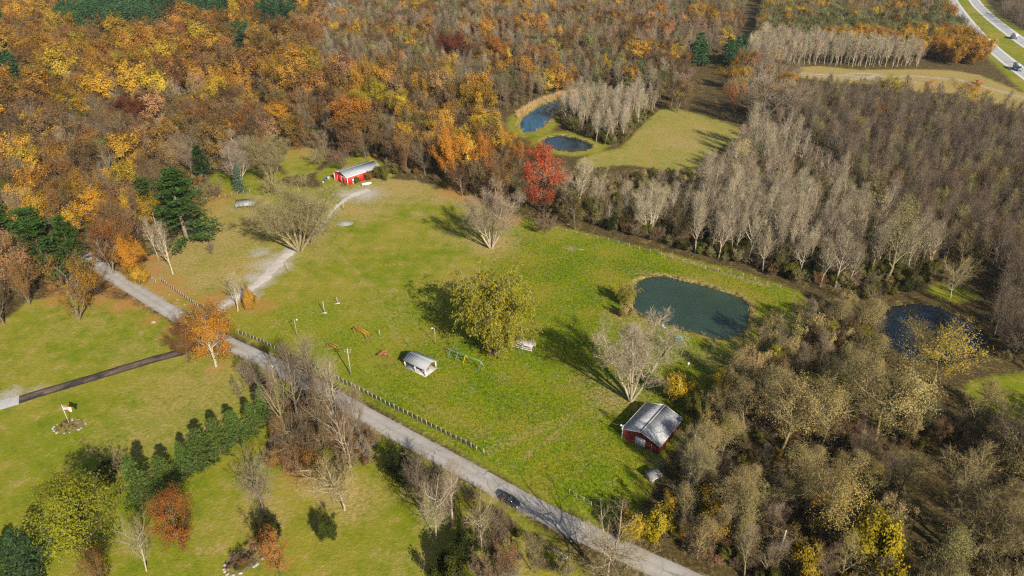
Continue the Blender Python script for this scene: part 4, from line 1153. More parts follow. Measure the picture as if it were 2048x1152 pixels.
for name, pts, sp, mix in ZONES:
    pl = poly(pts)
    x, y = scatter(pl, sp, rg)
    ok = allowed(x, y)
    for q in pine_polys: ok &= sdist(q, x, y) > 3
    dh = np.min(np.hypot(x[:, None] - hx[None, :, 0], y[:, None] - hx[None, :, 1]) - hw[None] * 0.26, axis=1)
    ok &= dh > 1.2
    # keep what the lens can see, with a margin for a step to the side
    px, py = PJ(x, y, 0.0)
    ok &= (px > -260) & (px < 2310) & (py < 1330) & (y < 1080)
    for vx, vb, vt, vw, vd in VIEWS:
        mx, my = PJ(x, y, 11.0)
        ok &= ~((np.hypot(x, y) < vd) & (np.abs(mx - vx) < vw * 0.5) & (my > vt) & (my < vt + 0.8 * (vb - vt)))
    for q in PINES:
        qa = np.array(q); mx, my = PJ(x, y, 14.0)
        ok &= ~((mx > qa[:, 0].min()) & (mx < qa[:, 0].max()) & (my > qa[:, 1].min() - 24) & (my < qa[:, 1].max() - 4))
    x, y = x[ok], y[ok]
    wt = np.array([q[0] for q in mix], float); wt /= wt.sum()
    # neighbouring trees tend to be of one kind: low-frequency field shifts the draw
    fld = 0.5 + 0.25 * (np.sin(x * 0.031 + 1.7) + np.sin(y * 0.043 + x * 0.017)) * 0.9
    u = np.mod(rg.random(len(x)) * 0.72 + fld * 0.28 * 2, 1.0)
    pick = np.searchsorted(np.cumsum(wt), u).clip(0, len(mix) - 1)
    for i in range(len(x)):
        _, kind, tint, bark, h0, h1 = mix[pick[i]]
        h = rg.uniform(h0, h1) * rg.uniform(0.82, 1.14)
        wood.append([x[i], y[i], h, kind, tint, bark, name])
for q in pine_polys:
    x, y = scatter(q, 6.5, rg)
    for i in range(len(x)): wood.append([x[i], y[i], rg.uniform(15, 21), 'pine', 'farpine', 'brown', 'pine grove'])

# the trees that show largest become things of their own, the rest is the wood as one mass
LOOKS = {'gold': 'golden', 'orange': 'orange', 'rust': 'rust-brown', 'brown': 'brown-leaved', 'maroon': 'maroon', 'yellow': 'yellow', 'lime': 'yellow-green', 'peach': 'peach-coloured', 'sage': 'grey-green', 'tan': 'tan-leaved', 'straw': 'straw-leaved', 'olive': 'olive', 't_pale': 'pale bare', 't_grey': 'grey bare', 't_brown': 'brown bare', 't_dark': 'dark bare', 't_purple': 'purplish bare', 't_olive': 'olive-grey bare', 'farpine': 'green pine'}
MARKS = [('far red barn', 715, 350), ('green farm pond', 1385, 615), ('front red shed', 1312, 862), ('yellow-green willow', 985, 690), ('dark pond', 1880, 680), ('round back pond', 1135, 287), ('grassy clearing', 1340, 290), ('lower right corner', 1990, 1120), ('golden tree before the dark pond', 1868, 770), ('straw-topped tall tree', 1768, 572), ('road bend', 235, 550), ('field fence corner', 1500, 560), ('red-orange tree', 1086, 418), ('straw-yellow front tree', 1660, 1085), ('leaning utility pole', 1551, 1133), ('blue spruce', 1668, 342), ('three left pines', 98, 545), ('tan field', 1800, 165), ('small open shed', 495, 412), ('orange wood-edge tree', 892, 362)]
marks = [(nm_, *P(x, y)) for nm_, x, y in MARKS]
def seen(wd_):
    px, py = PJ(wd_[0], wd_[1], wd_[2] * 0.6)
    return -20 < px < 2068 and -20 < py < 1190
for q in wood:
    q.append(q[2] / math.hypot(q[0], q[1], CAM_H * 0.8) if seen(q) else 0.0)
wood.sort(key=lambda q: -q[7])
N_IND = max(0, 296 - N_TREES)
near, rest = wood[:N_IND], wood[N_IND:]
WR = {'bare_spread': 0.66, 'bare_up': 0.36, 'leafy': 0.80, 'patchy': 0.70, 'sparse': 0.62, 'pine': 0.46}
buckets = {}
for q in near:
    lookn = LOOKS.get(q[4], 'grey-leaved') if isinstance(q[4], str) else 'grey-leaved'
    b = min(marks, key=lambda m_: math.hypot(m_[1] - q[0], m_[2] - q[1]))
    dx, dy = q[0] - b[1], q[1] - b[2]
    side = ('right of' if dx > 0 else 'left of') if abs(dx) > abs(dy) else ('behind' if dy > 0 else 'in front of')
    buckets.setdefault((lookn, side, b[0]), []).append((math.hypot(dx, dy), q))
ORD = ['nearest', 'second nearest', 'third nearest', 'fourth nearest', 'fifth nearest', 'sixth nearest', 'seventh nearest', 'eighth nearest', 'ninth nearest', 'tenth nearest', 'eleventh nearest', 'twelfth nearest']
for (lookn, side, mk), lst in buckets.items():
    lst.sort(key=lambda t: t[0])
    for k, (_, q) in enumerate(lst):
        o_ = ORD[k] if k < len(ORD) else '%dth nearest' % (k + 1)
        lab = '%s tree, %s %s the %s' % (lookn, o_, side, mk)
        nm = 'pine_tree' if q[3] == 'pine' else 'bare_tree' if q[3].startswith('bare') else 'autumn_tree'
        tree_at(q[0], q[1], q[2], q[2] * WR[q[3]] * rnd.uniform(0.85, 1.2), q[3], q[4], q[5], nm, lab, 'trees of the ' + q[6])

def inst_group(colls):
    ng = bpy.data.node_groups.new('scatter', 'GeometryNodeTree')
    ng.interface.new_socket('Geometry', in_out='INPUT', socket_type='NodeSocketGeometry')
    ng.interface.new_socket('Geometry', in_out='OUTPUT', socket_type='NodeSocketGeometry')
    N, L = ng.nodes, ng.links
    gi, go = N.new('NodeGroupInput'), N.new('NodeGroupOutput')
    ci = N.new('GeometryNodeCollectionInfo'); ci.inputs['Collection'].default_value = colls
    ci.inputs['Separate Children'].default_value = True; ci.inputs['Reset Children'].default_value = True
    ip = N.new('GeometryNodeInstanceOnPoints'); ip.inputs['Pick Instance'].default_value = True
    def named(nm_, ty):
        a_ = N.new('GeometryNodeInputNamedAttribute'); a_.data_type = ty; a_.inputs['Name'].default_value = nm_
        return a_.outputs['Attribute']
    e2r = N.new('FunctionNodeEulerToRotation')
    L.new(named('rot', 'FLOAT_VECTOR'), e2r.inputs[0])
    L.new(gi.outputs[0], ip.inputs['Points']); L.new(ci.outputs[0], ip.inputs['Instance'])
    L.new(named('variant', 'INT'), ip.inputs['Instance Index']); L.new(e2r.outputs[0], ip.inputs['Rotation']); L.new(named('scl', 'FLOAT_VECTOR'), ip.inputs['Scale'])
    L.new(ip.outputs[0], go.inputs[0])
    return ng

def mass(name, items, protos, label, cat):
    """items: (x, y, z, variant, rx, ry, rz, sx, sy, sz, tint, bark); protos: meshes"""
    coll = bpy.data.collections.new(name + '_sources')
    for k, me in enumerate(protos):
        coll.objects.link(bpy.data.objects.new('%s_source_%03d' % (name, k), me))
    me = bpy.data.meshes.new(name)
    A = np.array([q[:10] for q in items], float)
    me.vertices.add(len(A)); me.vertices.foreach_set('co', A[:, :3].astype(np.float32).ravel())
    def at(nm_, ty, key, data):
        me.attributes.new(nm_, ty, 'POINT').data.foreach_set(key, data)
    at('variant', 'INT', 'value', A[:, 3].astype(np.int32))
    at('rot', 'FLOAT_VECTOR', 'vector', A[:, 4:7].astype(np.float32).ravel())
    at('scl', 'FLOAT_VECTOR', 'vector', A[:, 7:10].astype(np.float32).ravel())
    one = np.ones((len(A), 1))
    at('tint', 'FLOAT_COLOR', 'color', np.hstack([np.array([q[10] for q in items]), one]).astype(np.float32).ravel())
    at('bark', 'FLOAT_COLOR', 'color', np.hstack([np.array([q[11] for q in items]), one]).astype(np.float32).ravel())
    o = link(bpy.data.objects.new(name, me))
    md = o.modifiers.new('scatter', 'NODES'); md.node_group = inst_group(coll)
    return tag(o, label, cat, kind='stuff')

def protos_for(kinds):
    idx, out = {}, []
    for k in kinds:
        idx[k] = []
        for e in LIB[k]:
            idx[k].append((len(out), e['h'], e['w'])); out.append(e['joined']())
    return idx, out

FARKIND = {'bare_spread': ('mid_bare_spread', 'far_bare_spread'), 'bare_up': ('mid_bare_up', 'far_bare_up'), 'leafy': ('mid_leafy', 'far_leafy'), 'patchy': ('mid_patchy', 'far_patchy'), 'sparse': ('mid_patchy', 'far_patchy'), 'pine': ('far_pine', 'far_pine')}
idx, protos = protos_for(['mid_bare_spread', 'mid_bare_up', 'mid_leafy', 'mid_patchy', 'far_bare_spread', 'far_bare_up', 'far_leafy', 'far_patchy', 'far_pine'])
items = []
for q in rest:
    d = math.hypot(q[0], q[1])
    kk = FARKIND[q[3]][0 if d < 430 else 1]
    v, h0, w0 = rnd.choice(idx[kk])
    sw = q[2] * WR[q[3]] * rnd.uniform(0.85, 1.25) / w0
    tn = TINT[q[4]] if isinstance(q[4], str) else q[4]
    items.append((q[0], q[1], -0.05, v, rnd.gauss(0, .06), rnd.gauss(0, .06), rnd.uniform(0, 6.28), sw, sw, q[2] / h0, jitter(tn, 0.3), jitter(BARKS[q[5]], 0.12)))
mass('woodland', items, protos, 'far-off autumn woodland filling the distance behind the fields', 'woodland')
print('TREES', N_TREES, len(near), len(rest))

# undergrowth of the woods
idx, protos = protos_for(['bare_bush', 'leafy_bush'])
items = []
UND = {'lower left wood': (5.0, ['t_brown', 't_olive', 'olive', 'rust']), 'pond grove': (4.0, ['olive', 't_olive', 'olive', 't_brown']), 'pale wood': (3.4, ['t_brown', 't_olive', 'olive', 't_olive', 't_brown', 't_rust', 'olive', 'darkgreen']), 'scrub': (3.4, ['t_brown', 'tan', 't_olive', 'olive', 't_grey']), 'grey wood': (7.5, ['t_brown', 't_olive', 'rust', 'olive']), 'pond wood': (3.2, ['t_brown', 't_olive', 'olive', 't_rust', 't_dark']), 'front wood': (3.1, ['t_brown', 'olive', 't_olive', 'gold', 't_rust', 't_dark', 'olive']), 'right edge wood': (4, ['t_brown', 't_olive', 'olive']), 'dark pond bank': (4, ['t_dark', 't_olive']), 'middle wood': (11, ['t_brown', 't_olive'])}
for name, pts, sp, mix in ZONES:
    if name not in UND: continue
    sp2, cols = UND[name]
    x, y = scatter(poly(pts), sp2, rg)
    ok = allowed(x, y, 0.5)
    px, py = PJ(x, y, 0.0)
    ok &= (px > -150) & (px < 2200) & (py < 1250) & (np.hypot(x, y) < 520)
    for i in np.nonzero(ok)[0]:
        c_ = rnd.choice(cols)
        kk = 'bare_bush' if c_.startswith('t_') else 'leafy_bush'
        v, h0, w0 = rnd.choice(idx[kk])
        h = rnd.uniform(1.6, 4.2) * (1.5 if name in ('pale wood', 'pond grove') else 1.0)
        items.append((x[i], y[i], -0.05, v, 0, 0, rnd.uniform(0, 6.28), h * 1.2 / w0, h * 1.2 / w0, h / h0, jitter(TINT[c_], 0.2), BARKS['brown']))
xc, yc = scatter(poly([(772,905),(830,925),(960,1002),(1060,1062),(1110,1098),(1130,1165),(860,1165),(905,1095),(880,1010),(795,955)]), 3.0, rg)
okc = segdist(road_w, xc, yc) > 3.6
for i in np.nonzero(okc)[0]:
    if rnd.random() < 0.25: continue
    c_ = rnd.choice(['t_brown', 't_olive', 'olive', 't_purple', 't_grey', 't_rust', 't_brown', 'darkgreen'])
    v, h0, w0 = rnd.choice(idx['bare_bush' if c_.startswith('t_') else 'leafy_bush'])
    h = rnd.uniform(1.2, 4.0)
    items.append((xc[i], yc[i], -0.05, v, 0, 0, rnd.uniform(0, 6.28), h * 1.1 / w0, h * 1.1 / w0, h / h0, jitter(TINT[c_], 0.2), BARKS['brown']))
xc, yc = scatter(poly([(560,830),(600,790),(660,815),(745,880),(738,925),(690,952),(600,952),(550,922)]), 2.3, rg)
for i in range(len(xc)):
    c_ = rnd.choice(['t_brown', 't_olive', 'rust', 'olive', 't_brown', 't_grey', 't_rust', 'brown'])
    v, h0, w0 = rnd.choice(idx['bare_bush' if c_.startswith('t_') else 'leafy_bush'])
    h = rnd.uniform(2.0, 5.5)
    items.append((xc[i], yc[i], -0.05, v, 0, 0, rnd.uniform(0, 6.28), h * 1.0 / w0, h * 1.0 / w0, h / h0, jitter(TINT[c_], 0.2), BARKS['brown']))
mass('undergrowth', items, protos, 'tangled undergrowth of twigs and bushes on the wood floor', 'undergrowth')

# rough meadow grass and pond-side reeds
def tuft(seed, nb, hgt, wd, spread):
    rgt = np.random.default_rng(seed)
    b = np.stack([rgt.normal(0, spread, nb), rgt.normal(0, spread, nb), np.zeros(nb)], 1)
    d = unit(np.stack([rgt.normal(0, .45, nb), rgt.normal(0, .45, nb), np.ones(nb)], 1)) * (hgt * rgt.uniform(.6, 1.2, nb))[:, None]
    s = unit(np.cross(d, rgt.normal(0, 1, (nb, 3)))) * wd
    g_ = Geo(); g_.add(np.stack([b - s, b + s, b + d], 1), np.arange(nb * 3).reshape(nb, 3))
    return g_
x, y = scatter(FIELD, 0.62, rg)
mz = smooth(9, -9, sdist(MEADOW, x, y)) + 0.4 * smooth(9, -9, sdist(MEADOW2, x, y))
ok = (rg.random(len(x)) < mz) & (segdist(road_w, x, y) > 4.5) & (sdist(FARM_POND, x, y) > 1)
fldn = np.sin(x * .21 + 2 * np.sin(y * .13)) + np.sin(y * .27 + 1.5 * np.sin(x * .17)) + rg.normal(0, .8, len(x))
items = []
for i in np.nonzero(ok)[0]:
    c_ = srgb(84, 112, 10) if fldn[i] < -0.6 else srgb(118, 130, 16) if fldn[i] < 0.4 else srgb(150, 142, 34) if fldn[i] < 1.5 else srgb(168, 144, 66)
    s_ = rnd.uniform(0.6, 1.3)
    items.append((x[i], y[i], -0.02, rnd.randrange(4), 0, 0, rnd.uniform(0, 6.28), s_, s_, s_ * rnd.uniform(.7, 1.2), jitter(c_, 0.15), c_))
mass('meadow_grass', items, [tuft(300 + k, 9, 0.3, 0.055, 0.2).mesh('tuft', [leaf_m]) for k in range(4)], 'rough green meadow grass covering the right half of the field', 'grass')
items = []
for pl, col_, dn in ((FARM_POND, 'tan', 3.2), (BACK_POND, 'straw', 2.5), (ROUND_POND, 'olive', 2.5), (DARK_POND, 'olive', 2.2)):
    cl = np.vstack([pl, pl[:1]])
    for i in range(len(pl)):
        a_, b_ = cl[i], cl[i + 1]
        for k in range(int(np.hypot(*(b_ - a_)) * dn)):
            t_ = rnd.random()
            q_ = a_ + (b_ - a_) * t_ + np.array([rnd.gauss(0, .55), rnd.gauss(0, .55)])
            s_ = rnd.uniform(.5, 1.25)
            c_ = TINT[rnd.choice([col_, 'olive', 'tan'])]
            items.append((q_[0], q_[1], -0.25, rnd.randrange(3), 0, 0, rnd.uniform(0, 6.28), s_, s_, s_, jitter(c_, 0.25), c_))
# tall reeds along the bank behind the back pond
for k in range(900):
    t_ = rnd.random()
    lx = np.interp(t_, [0, .3, .6, 1], [1034, 1070, 1120, 1182]); ly = np.interp(t_, [0, .3, .6, 1], [232, 208, 190, 184])
    X, Y = P(lx + rnd.gauss(0, 2), ly + rnd.gauss(0, 2.2))
    s_ = rnd.uniform(1.4, 2.4)
    items.append((X, Y, 0, rnd.randrange(3), 0, 0, rnd.uniform(0, 6.28), s_, s_, s_ * 1.2, jitter(srgb(206, 176, 120), 0.15), TINT['tan']))
mass('reeds', items, [tuft(320 + k, 14, 0.95, 0.04, 0.22).mesh('reed_tuft', [leaf_m]) for k in range(3)], 'tan and olive reeds fringing the ponds', 'reeds')

# ------------------------------------------------------------------ buildings
def gable(name, loc, rz, Lx, Wy, eave, ridge, wall_mat, roof_mat, trim_mat, label, cat, over=0.35, th=0.08, ribs=0, ridge_at=0.5):
    """walls with the long axis along local x; returns the root"""
    o = empty(name, (*loc, 0), rz, label, cat)
    yr = Wy * ridge_at
    g = Geo()
    t = 0.12
    g.box(0, Lx, 0, t, 0, eave).box(0, Lx, Wy - t, Wy, 0, eave)
    for x0 in (0, Lx - t):
        g.add([(x0, t, 0), (x0 + t, t, 0), (x0 + t, Wy - t, 0), (x0, Wy - t, 0)], [(3, 2, 1, 0)])
        prof = [(t, 0), (Wy - t, 0), (Wy - t, eave), (yr, ridge - 0.05), (t, eave)]
        V = [(x0, y, z) for y, z in prof] + [(x0 + t, y, z) for y, z in prof]
        g.add(V, [[0, 1, 2, 3, 4]]); g.f.append((np.array([[5, 9, 8, 7, 6]]) + g.n - 10, 0))
        g.f.append((np.array([[k, (k + 1) % 5, 5 + (k + 1) % 5, 5 + k] for k in range(5)]) + g.n - 10, 0))
    g.obj('wall', wall_mat, o)
    for s in (0, 1):
        run = yr if s == 0 else Wy - yr
        slope = (ridge - eave) / run
        ye = -over if s == 0 else Wy + over
        ze = eave - slope * over + 0.1
        zr = ridge + 0.1
        q = [(-over, ye, ze), (Lx + over, ye, ze), (Lx + over, yr, zr), (-over, yr, zr)]
        if s: q = q[::-1]
        g = Geo(); g.slab(q, th)
        r = g.obj('roof', roof_mat, o)
        if ribs:
            gr = Geo()
            for k in range(1, ribs):
                x = -over + (Lx + 2 * over) * k / ribs
                gr.bar((x, ye, ze + 0.012), (x, yr, zr + 0.012), 0.05, 0.05)
            tag(gr.obj('seam', roof_mat, r), kind='stuff')
        g = Geo(); g.bar((-over - 0.03, ye + (0.03 if s == 0 else -0.03), ze - 0.06), (Lx + over + 0.03, ye + (0.03 if s == 0 else -0.03), ze - 0.06), 0.09, 0.2)
        g.obj('fascia', trim_mat, o)
        for x in (-over - 0.02, Lx + over + 0.02):
            g = Geo(); g.bar((x, ye, ze - 0.02), (x, yr, zr - 0.02), 0.06, 0.2)
            g.obj('barge_board', trim_mat, o)
    g = Geo(); g.bar((-over - 0.05, yr, ridge + 0.13), (Lx + over + 0.05, yr, ridge + 0.13), 0.34, 0.06)
    g.obj('ridge_cap', roof_mat, o)
    return o

def corner_trims(o, Lx, Wy, eave, mat, which=((0, 0), (1, 0), (0, 1), (1, 1))):
    for a, b in which:
        x, y = (-0.03 if a == 0 else Lx + 0.03), (-0.03 if b == 0 else Wy + 0.03)
        g = Geo(); g.box(x - 0.13, x + 0.13, y - 0.13, y + 0.13, 0, eave - 0.02)
        g.obj('corner_trim', mat, o)

def panel(o, name, mat, x0, x1, z0, z1, wall, d=0.06, y=0.0):
    """flat piece on the long front wall (wall 'front': y=0) or the end wall ('end': x=0)"""
    g = Geo()
    if wall == 'front': g.box(x0, x1, -d, 0.02, z0, z1)
    else: g.box(-d, 0.02, x0, x1, z0, z1)
    return g.obj(name, mat, o)

# far red barn: front corner, long side to the right and back
bx, by = P(696, 371)
A_L = R(47)
barn = gable('red_barn', (bx, by), A_L, 17.6, 9.8, 3.75, 5.3, red_m, zinc_m, white_m, 'red barn with grey metal roof at the top of the gravel drive', 'barn', ribs=18)
corner_trims(barn, 17.6, 9.8, 3.75, white_m)
d_ = panel(barn, 'door', white_m, 2.6, 3.6, 0.02, 2.2, 'front')
g = Geo(); g.box(3.42, 3.5, -0.13, -0.06, 1.0, 1.12); g.obj('handle', dark_m, d_)
panel(barn, 'window', glass_m, 5.0, 6.0, 1.2, 2.1, 'front')
for y0 in (1.0, 4.2):
    d_ = panel(barn, 'sliding_door', red_m, y0, y0 + 3.1, 0.02, 3.2, 'end', 0.1)
    g = Geo(); g.box(-0.14, -0.1, y0 + 3.0, y0 + 3.18, 0.05, 3.2); g.obj('door_trim', white_m, d_)
g = Geo(); g.bar((-0.13, 0.6, 3.3), (-0.13, 7.8, 3.3), 0.08, 0.14); g.obj('door_track', white_m, barn)
for k in range(22):
    x = 0.6 + k * 0.78
    if 2.4 < x < 3.8 or 4.9 < x < 6.1: continue
    g = Geo(); g.box(x, x + 0.05, -0.022, 0.01, 0.05, 3.6); g.obj('batten', red_m, barn)
# shrubs growing on the barn wall
for (x, y, t, wp, ti, lab) in [(714,367,352,12,srgb(96,116,30),'small green bush beside the white door of the far barn'),(738,360,342,22,'rust','rusty bush growing against the far barn wall'),(756,356,332,26,'olive','olive bush at the right end of the far barn wall'),(690,373,363,12,'rust','low rusty weeds at the front corner of the far barn')]:
    hero(x, y, t, wp, 'leafy_bush', ti, 'brown', lab)
# white covered boat in front of the barn
X, Y = P(733, 370)
o = empty('covered_boat', (X, Y, 0), R(25), 'white covered boat lying on the ground before the far red barn', 'boat')
g = Geo()
st = [(-2.0, 0.55, 0.9), (-1.0, 0.85, 1.0), (0.4, 0.9, 1.05), (1.4, 0.6, 1.0), (2.2, 0.08, 0.95)]
V = []
for x, hw_, z in st: V += [(x, -hw_ * 0.6, 0.12), (x, -hw_, z * .75), (x, -hw_ * .5, z), (x, hw_ * .5, z), (x, hw_, z * .75), (x, hw_ * 0.6, 0.12)]
F = [(a * 6 + k, a * 6 + k + 1, a * 6 + k + 7, a * 6 + k + 6) for a in range(4) for k in range(5)] + [(a * 6 + 5, a * 6, a * 6 + 6, a * 6 + 11) for a in range(4)]
g.add(V, F); g.f.append((np.array([[5, 4, 3, 2, 1, 0]]), 0)); g.obj('hull', white_m, o, True)
g = Geo(); g.bar((-2.0, 0, 1.0), (2.2, 0, 1.04), 0.12, 0.1); g.obj('keel_ridge', white_m, o)
# drums and a tank at the left end of the barn
for k, (x, y, r_, h_, mt, lab, nm) in enumerate([(646,366,0.5,0.95,gal_m,'grey drum lying nearest the left end of the far barn','drum'),(651,362,0.48,1.0,blue_m,'blue drum behind the grey drum at the far barn','drum'),(657,359,0.7,1.5,gal_m,'grey-green tank beside the far barn end wall','tank')]):
    X, Y = P(x, y)
    o = empty(nm, (X, Y, 0), 0, lab, nm)
    g = Geo(); g.tube((0, 0, 0), (0, 0, h_), r_, r_, 12); g.obj('body', mt, o, False)
    for z in (h_ * .33, h_ * .66, h_ - 0.03):
        g = Geo(); g.tube((0, 0, z), (0, 0, z + 0.05), r_ + 0.025, r_ + 0.025, 12); g.obj('hoop', mt, o)

# small open shed with a tin roof
X, Y = P(473, 421)
sh = empty('open_shed', (X, Y, 0), R(14), 'small open-sided shed with pale tin roof left of the gravel drive', 'shed')
for x, y in ((0.2, 0.2), (3.6, 0.2), (7.0, 0.2), (0.2, 4.6), (3.6, 4.6), (7.0, 4.6)):
    g = Geo(); g.box(x - 0.09, x + 0.09, y - 0.09, y + 0.09, 0, 1.9 if y < 1 else 2.4); g.obj('post', wood_m, sh)
g = Geo(); g.slab([(-0.3, -0.4, 1.92), (7.5, -0.4, 1.92), (7.5, 5.2, 2.55), (-0.3, 5.2, 2.55)], 0.07); r_ = g.obj('roof', zinc_m, sh)
gr = Geo()
for k in range(1, 10): gr.bar((-0.3 + 0.78 * k, -0.4, 1.94), (-0.3 + 0.78 * k, 5.2, 2.57), 0.05, 0.05)
tag(gr.obj('seam', zinc_m, r_), kind='stuff')
g = Geo(); g.box(0.3, 6.9, 4.62, 4.7, 0.05, 2.2); g.obj('back_wall', dred_m, sh)
g = Geo(); g.bar((-0.3, -0.34, 1.8), (7.5, -0.34, 1.8), 0.08, 0.18); g.obj('beam', wood_m, sh)

# front red shed
sx, sy = P(1252, 881)
shed = gable('red_shed', (sx + 0.25, sy - 0.2), R(52.5), 11.2, 9.2, 2.75, 4.3, dred_m, dzinc_m, white_m, 'dark red shed with weathered tin roof at the edge of the right-hand wood', 'shed', over=0.35, ribs=14)
# the gable end with the white door faces the road: local x = 0 plane, y from right corner to left
shed.rotation_euler = (0, 0, R(52.5))
shed.location = (*P(1316, 909), 0)
d_ = panel(shed, 'white_door', white_m, 3.3, 5.9, 0.05, 2.3, 'end', 0.1)
g = Geo(); g.box(-0.13, -0.1, 4.55, 4.65, 0.05, 2.3); g.obj('door_seam', steel_m, d_)
for y0 in (0.5, 2.1):
    d_ = panel(shed, 'plank_door', dred_m, y0, y0 + 1.3, 0.05, 2.2, 'end', 0.08)
    g = Geo(); g.box(-0.11, -0.08, y0 + 1.2, y0 + 1.3, 0.05, 2.2); g.obj('door_trim', white_m, d_)
for k in range(20):
    y = 0.2 + k * 0.46
    if 3.1 < y < 6.0: continue
    g = Geo(); g.box(-0.02, 0.01, y, y + 0.035, 0.05, 2.6); g.obj('batten', dred_m, shed)
for k in range(24):
    x = 0.3 + k * 0.46
    g = Geo(); g.box(x, x + 0.035, -0.02, 0.01, 0.05, 2.6); g.obj('batten', dred_m, shed)

# collapsed little shed beyond it
X, Y = P(1303, 968)
rs = empty('lean_to', (X, Y, 0), R(30), 'small weathered lean-to with grey roof between the red shed and the thicket', 'shed')
rs.scale = (0.72, 0.72, 0.8)
g = Geo(); g.box(0, 3.6, 0, 0.1, 0, 1.7).box(0, 0.1, 0.1, 2.8, 0, 1.9).box(3.5, 3.6, 0.1, 2.8, 0, 1.9).box(0.1, 3.5, 2.7, 2.8, 0, 2.1); g.obj('wall', wood_m, rs)
g = Geo(); g.slab([(-0.3, -0.4, 1.78), (3.9, -0.4, 1.78), (3.9, 3.1, 2.28), (-0.3, 3.1, 2.28)], 0.08); g.obj('roof', simple('old_grey_boards', (0.2, 0.19, 0.18), 0.9, 0, 0.3, 1.5), rs)
g = Geo(); g.box(1.2, 2.2, -0.06, 0.0, 0.05, 1.5); g.obj('dark_opening_plate', dark_m, rs)  # closed wall behind; the plate's dark colour stands for shade inside
g = Geo(); g.bar((-0.3, -0.42, 1.7), (3.9, -0.42, 1.7), 0.06, 0.14); g.obj('fascia', white_m, rs)

# open picnic shelter
c0, c1, c2 = np.array(P(811, 734)), np.array(P(851, 753)), np.array(P(874, 739))
ax = c0 - c1
pav = empty('picnic_shelter', (*c1, 0), math.atan2(ax[1], ax[0]), 'open picnic shelter with white posts and grey roof in the field', 'shelter')
PL, PW = float(np.hypot(*ax)) + 0.1, 4.2
g = Geo(); g.box(-0.25, PL + 0.25, -PW - 0.25, 0.25, 0.0, 0.1); g.obj('floor_slab', conc_m, pav)
for x in (0, PL / 2, PL):
    for y in (0, -PW):
        g = Geo(); g.box(x - 0.11, x + 0.11, y - 0.11, y + 0.11, 0.1, 2.3); g.obj('post', white_m, pav)
for y in (0, -PW):
    g = Geo(); g.bar((-0.3, y, 2.4), (PL + 0.3, y, 2.4), 0.14, 0.2); g.obj('beam', white_m, pav)
zr, ze, ov = 3.6, 2.42, 0.45
for s in (0, 1):
    q = [(-0.5, ov, ze), (PL + 0.5, ov, ze), (PL + 0.5, -PW / 2, zr), (-0.5, -PW / 2, zr)]
    if s: q = [(-0.5, -PW / 2, zr), (PL + 0.5, -PW / 2, zr), (PL + 0.5, -PW - ov, ze), (-0.5, -PW - ov, ze)]
    q = q[::-1]
    g = Geo(); g.slab(q, 0.08); r_ = g.obj('roof', zinc_m, pav)
    gr = Geo()
    for k in range(1, 12):
        x = -0.5 + (PL + 1.0) * k / 12
        gr.bar((x, ov if s == 0 else -PW - ov, ze + 0.015), (x, -PW / 2, zr + 0.015), 0.05, 0.05)
    tag(gr.obj('seam', zinc_m, r_), kind='stuff')
for x in (-0.3, PL / 2, PL + 0.3):
    g = Geo(); g.bar((x, 0.1, 2.45), (x, -PW / 2, 3.46), 0.08, 0.16).bar((x, -PW - 0.1, 2.45), (x, -PW / 2, 3.46), 0.08, 0.16).bar((x, -0.8, 2.5), (x, -PW + 0.8, 2.5), 0.08, 0.14).bar((x, -PW / 2, 2.5), (x, -PW / 2, 3.4), 0.1, 0.1)
    g.obj('truss', rust_m if x < 0 else wood_m, pav)

def picnic_table(name, loc, rz, mat, label, s=1.0):
    o = empty(name, loc, rz, label, 'picnic table', None)
    o.scale = (s, s, s)
    for k in range(5):
        g = Geo(); g.box(-0.95, 0.95, -0.37 + k * 0.152, -0.37 + k * 0.152 + 0.135, 0.70, 0.74); g.obj('top_plank', mat, o)
    for y in (-0.72, 0.57):
        g = Geo(); g.box(-0.95, 0.95, y, y + 0.2, 0.42, 0.46); g.obj('bench_plank', mat, o)
    for x in (-0.65, 0.65):
        g = Geo(); g.bar((x, -0.62, 0), (x, -0.2, 0.70), 0.09, 0.05); g.obj('leg', mat, o)
        g = Geo(); g.bar((x, 0.62, 0), (x, 0.2, 0.70), 0.09, 0.05); g.obj('leg', mat, o)
        g = Geo(); g.bar((x + 0.06, -0.66, 0.38), (x + 0.06, 0.66, 0.38), 0.05, 0.08); g.obj('brace', mat, o)
    return o
M4 = Matrix.Translation((*c1, 0)) @ Matrix.Rotation(math.atan2(ax[1], ax[0]), 4, 'Z')
for k, (x, y) in enumerate([(1.4, -1.3), (1.6, -3.0), (4.4, -2.0)]):
    q_ = M4 @ Vector((x, y, 0.1))
    picnic_table('picnic_table', q_, math.atan2(ax[1], ax[0]) + R(90 if k == 2 else 0), wood_m, ['weathered picnic table nearest the open end of the shelter', 'weathered picnic table at the back corner of the shelter', 'weathered picnic table under the middle of the shelter roof'][k])
X, Y = P(1357, 680)
picnic_table('picnic_table', (X, Y, 0), R(12), turq_m, 'bright turquoise picnic table on the near bank of the green pond', 1.25)
X, Y = P(1328, 657)
o = empty('lawn_chair', (X, Y, 0), R(40), 'pale blue chair by the pond behind the great bare tree', 'chair')
pb = simple('pale_blue_plastic', srgb(150, 185, 205), 0.4)
g = Geo(); g.box(-0.35, 0.35, -0.35, 0.35, 0.40, 0.46); g.obj('seat', pb, o)
g = Geo(); g.slab([(-0.35, 0.3, 0.42), (0.35, 0.3, 0.42), (0.35, 0.55, 1.1), (-0.35, 0.55, 1.1)], 0.05); g.obj('backrest', pb, o)
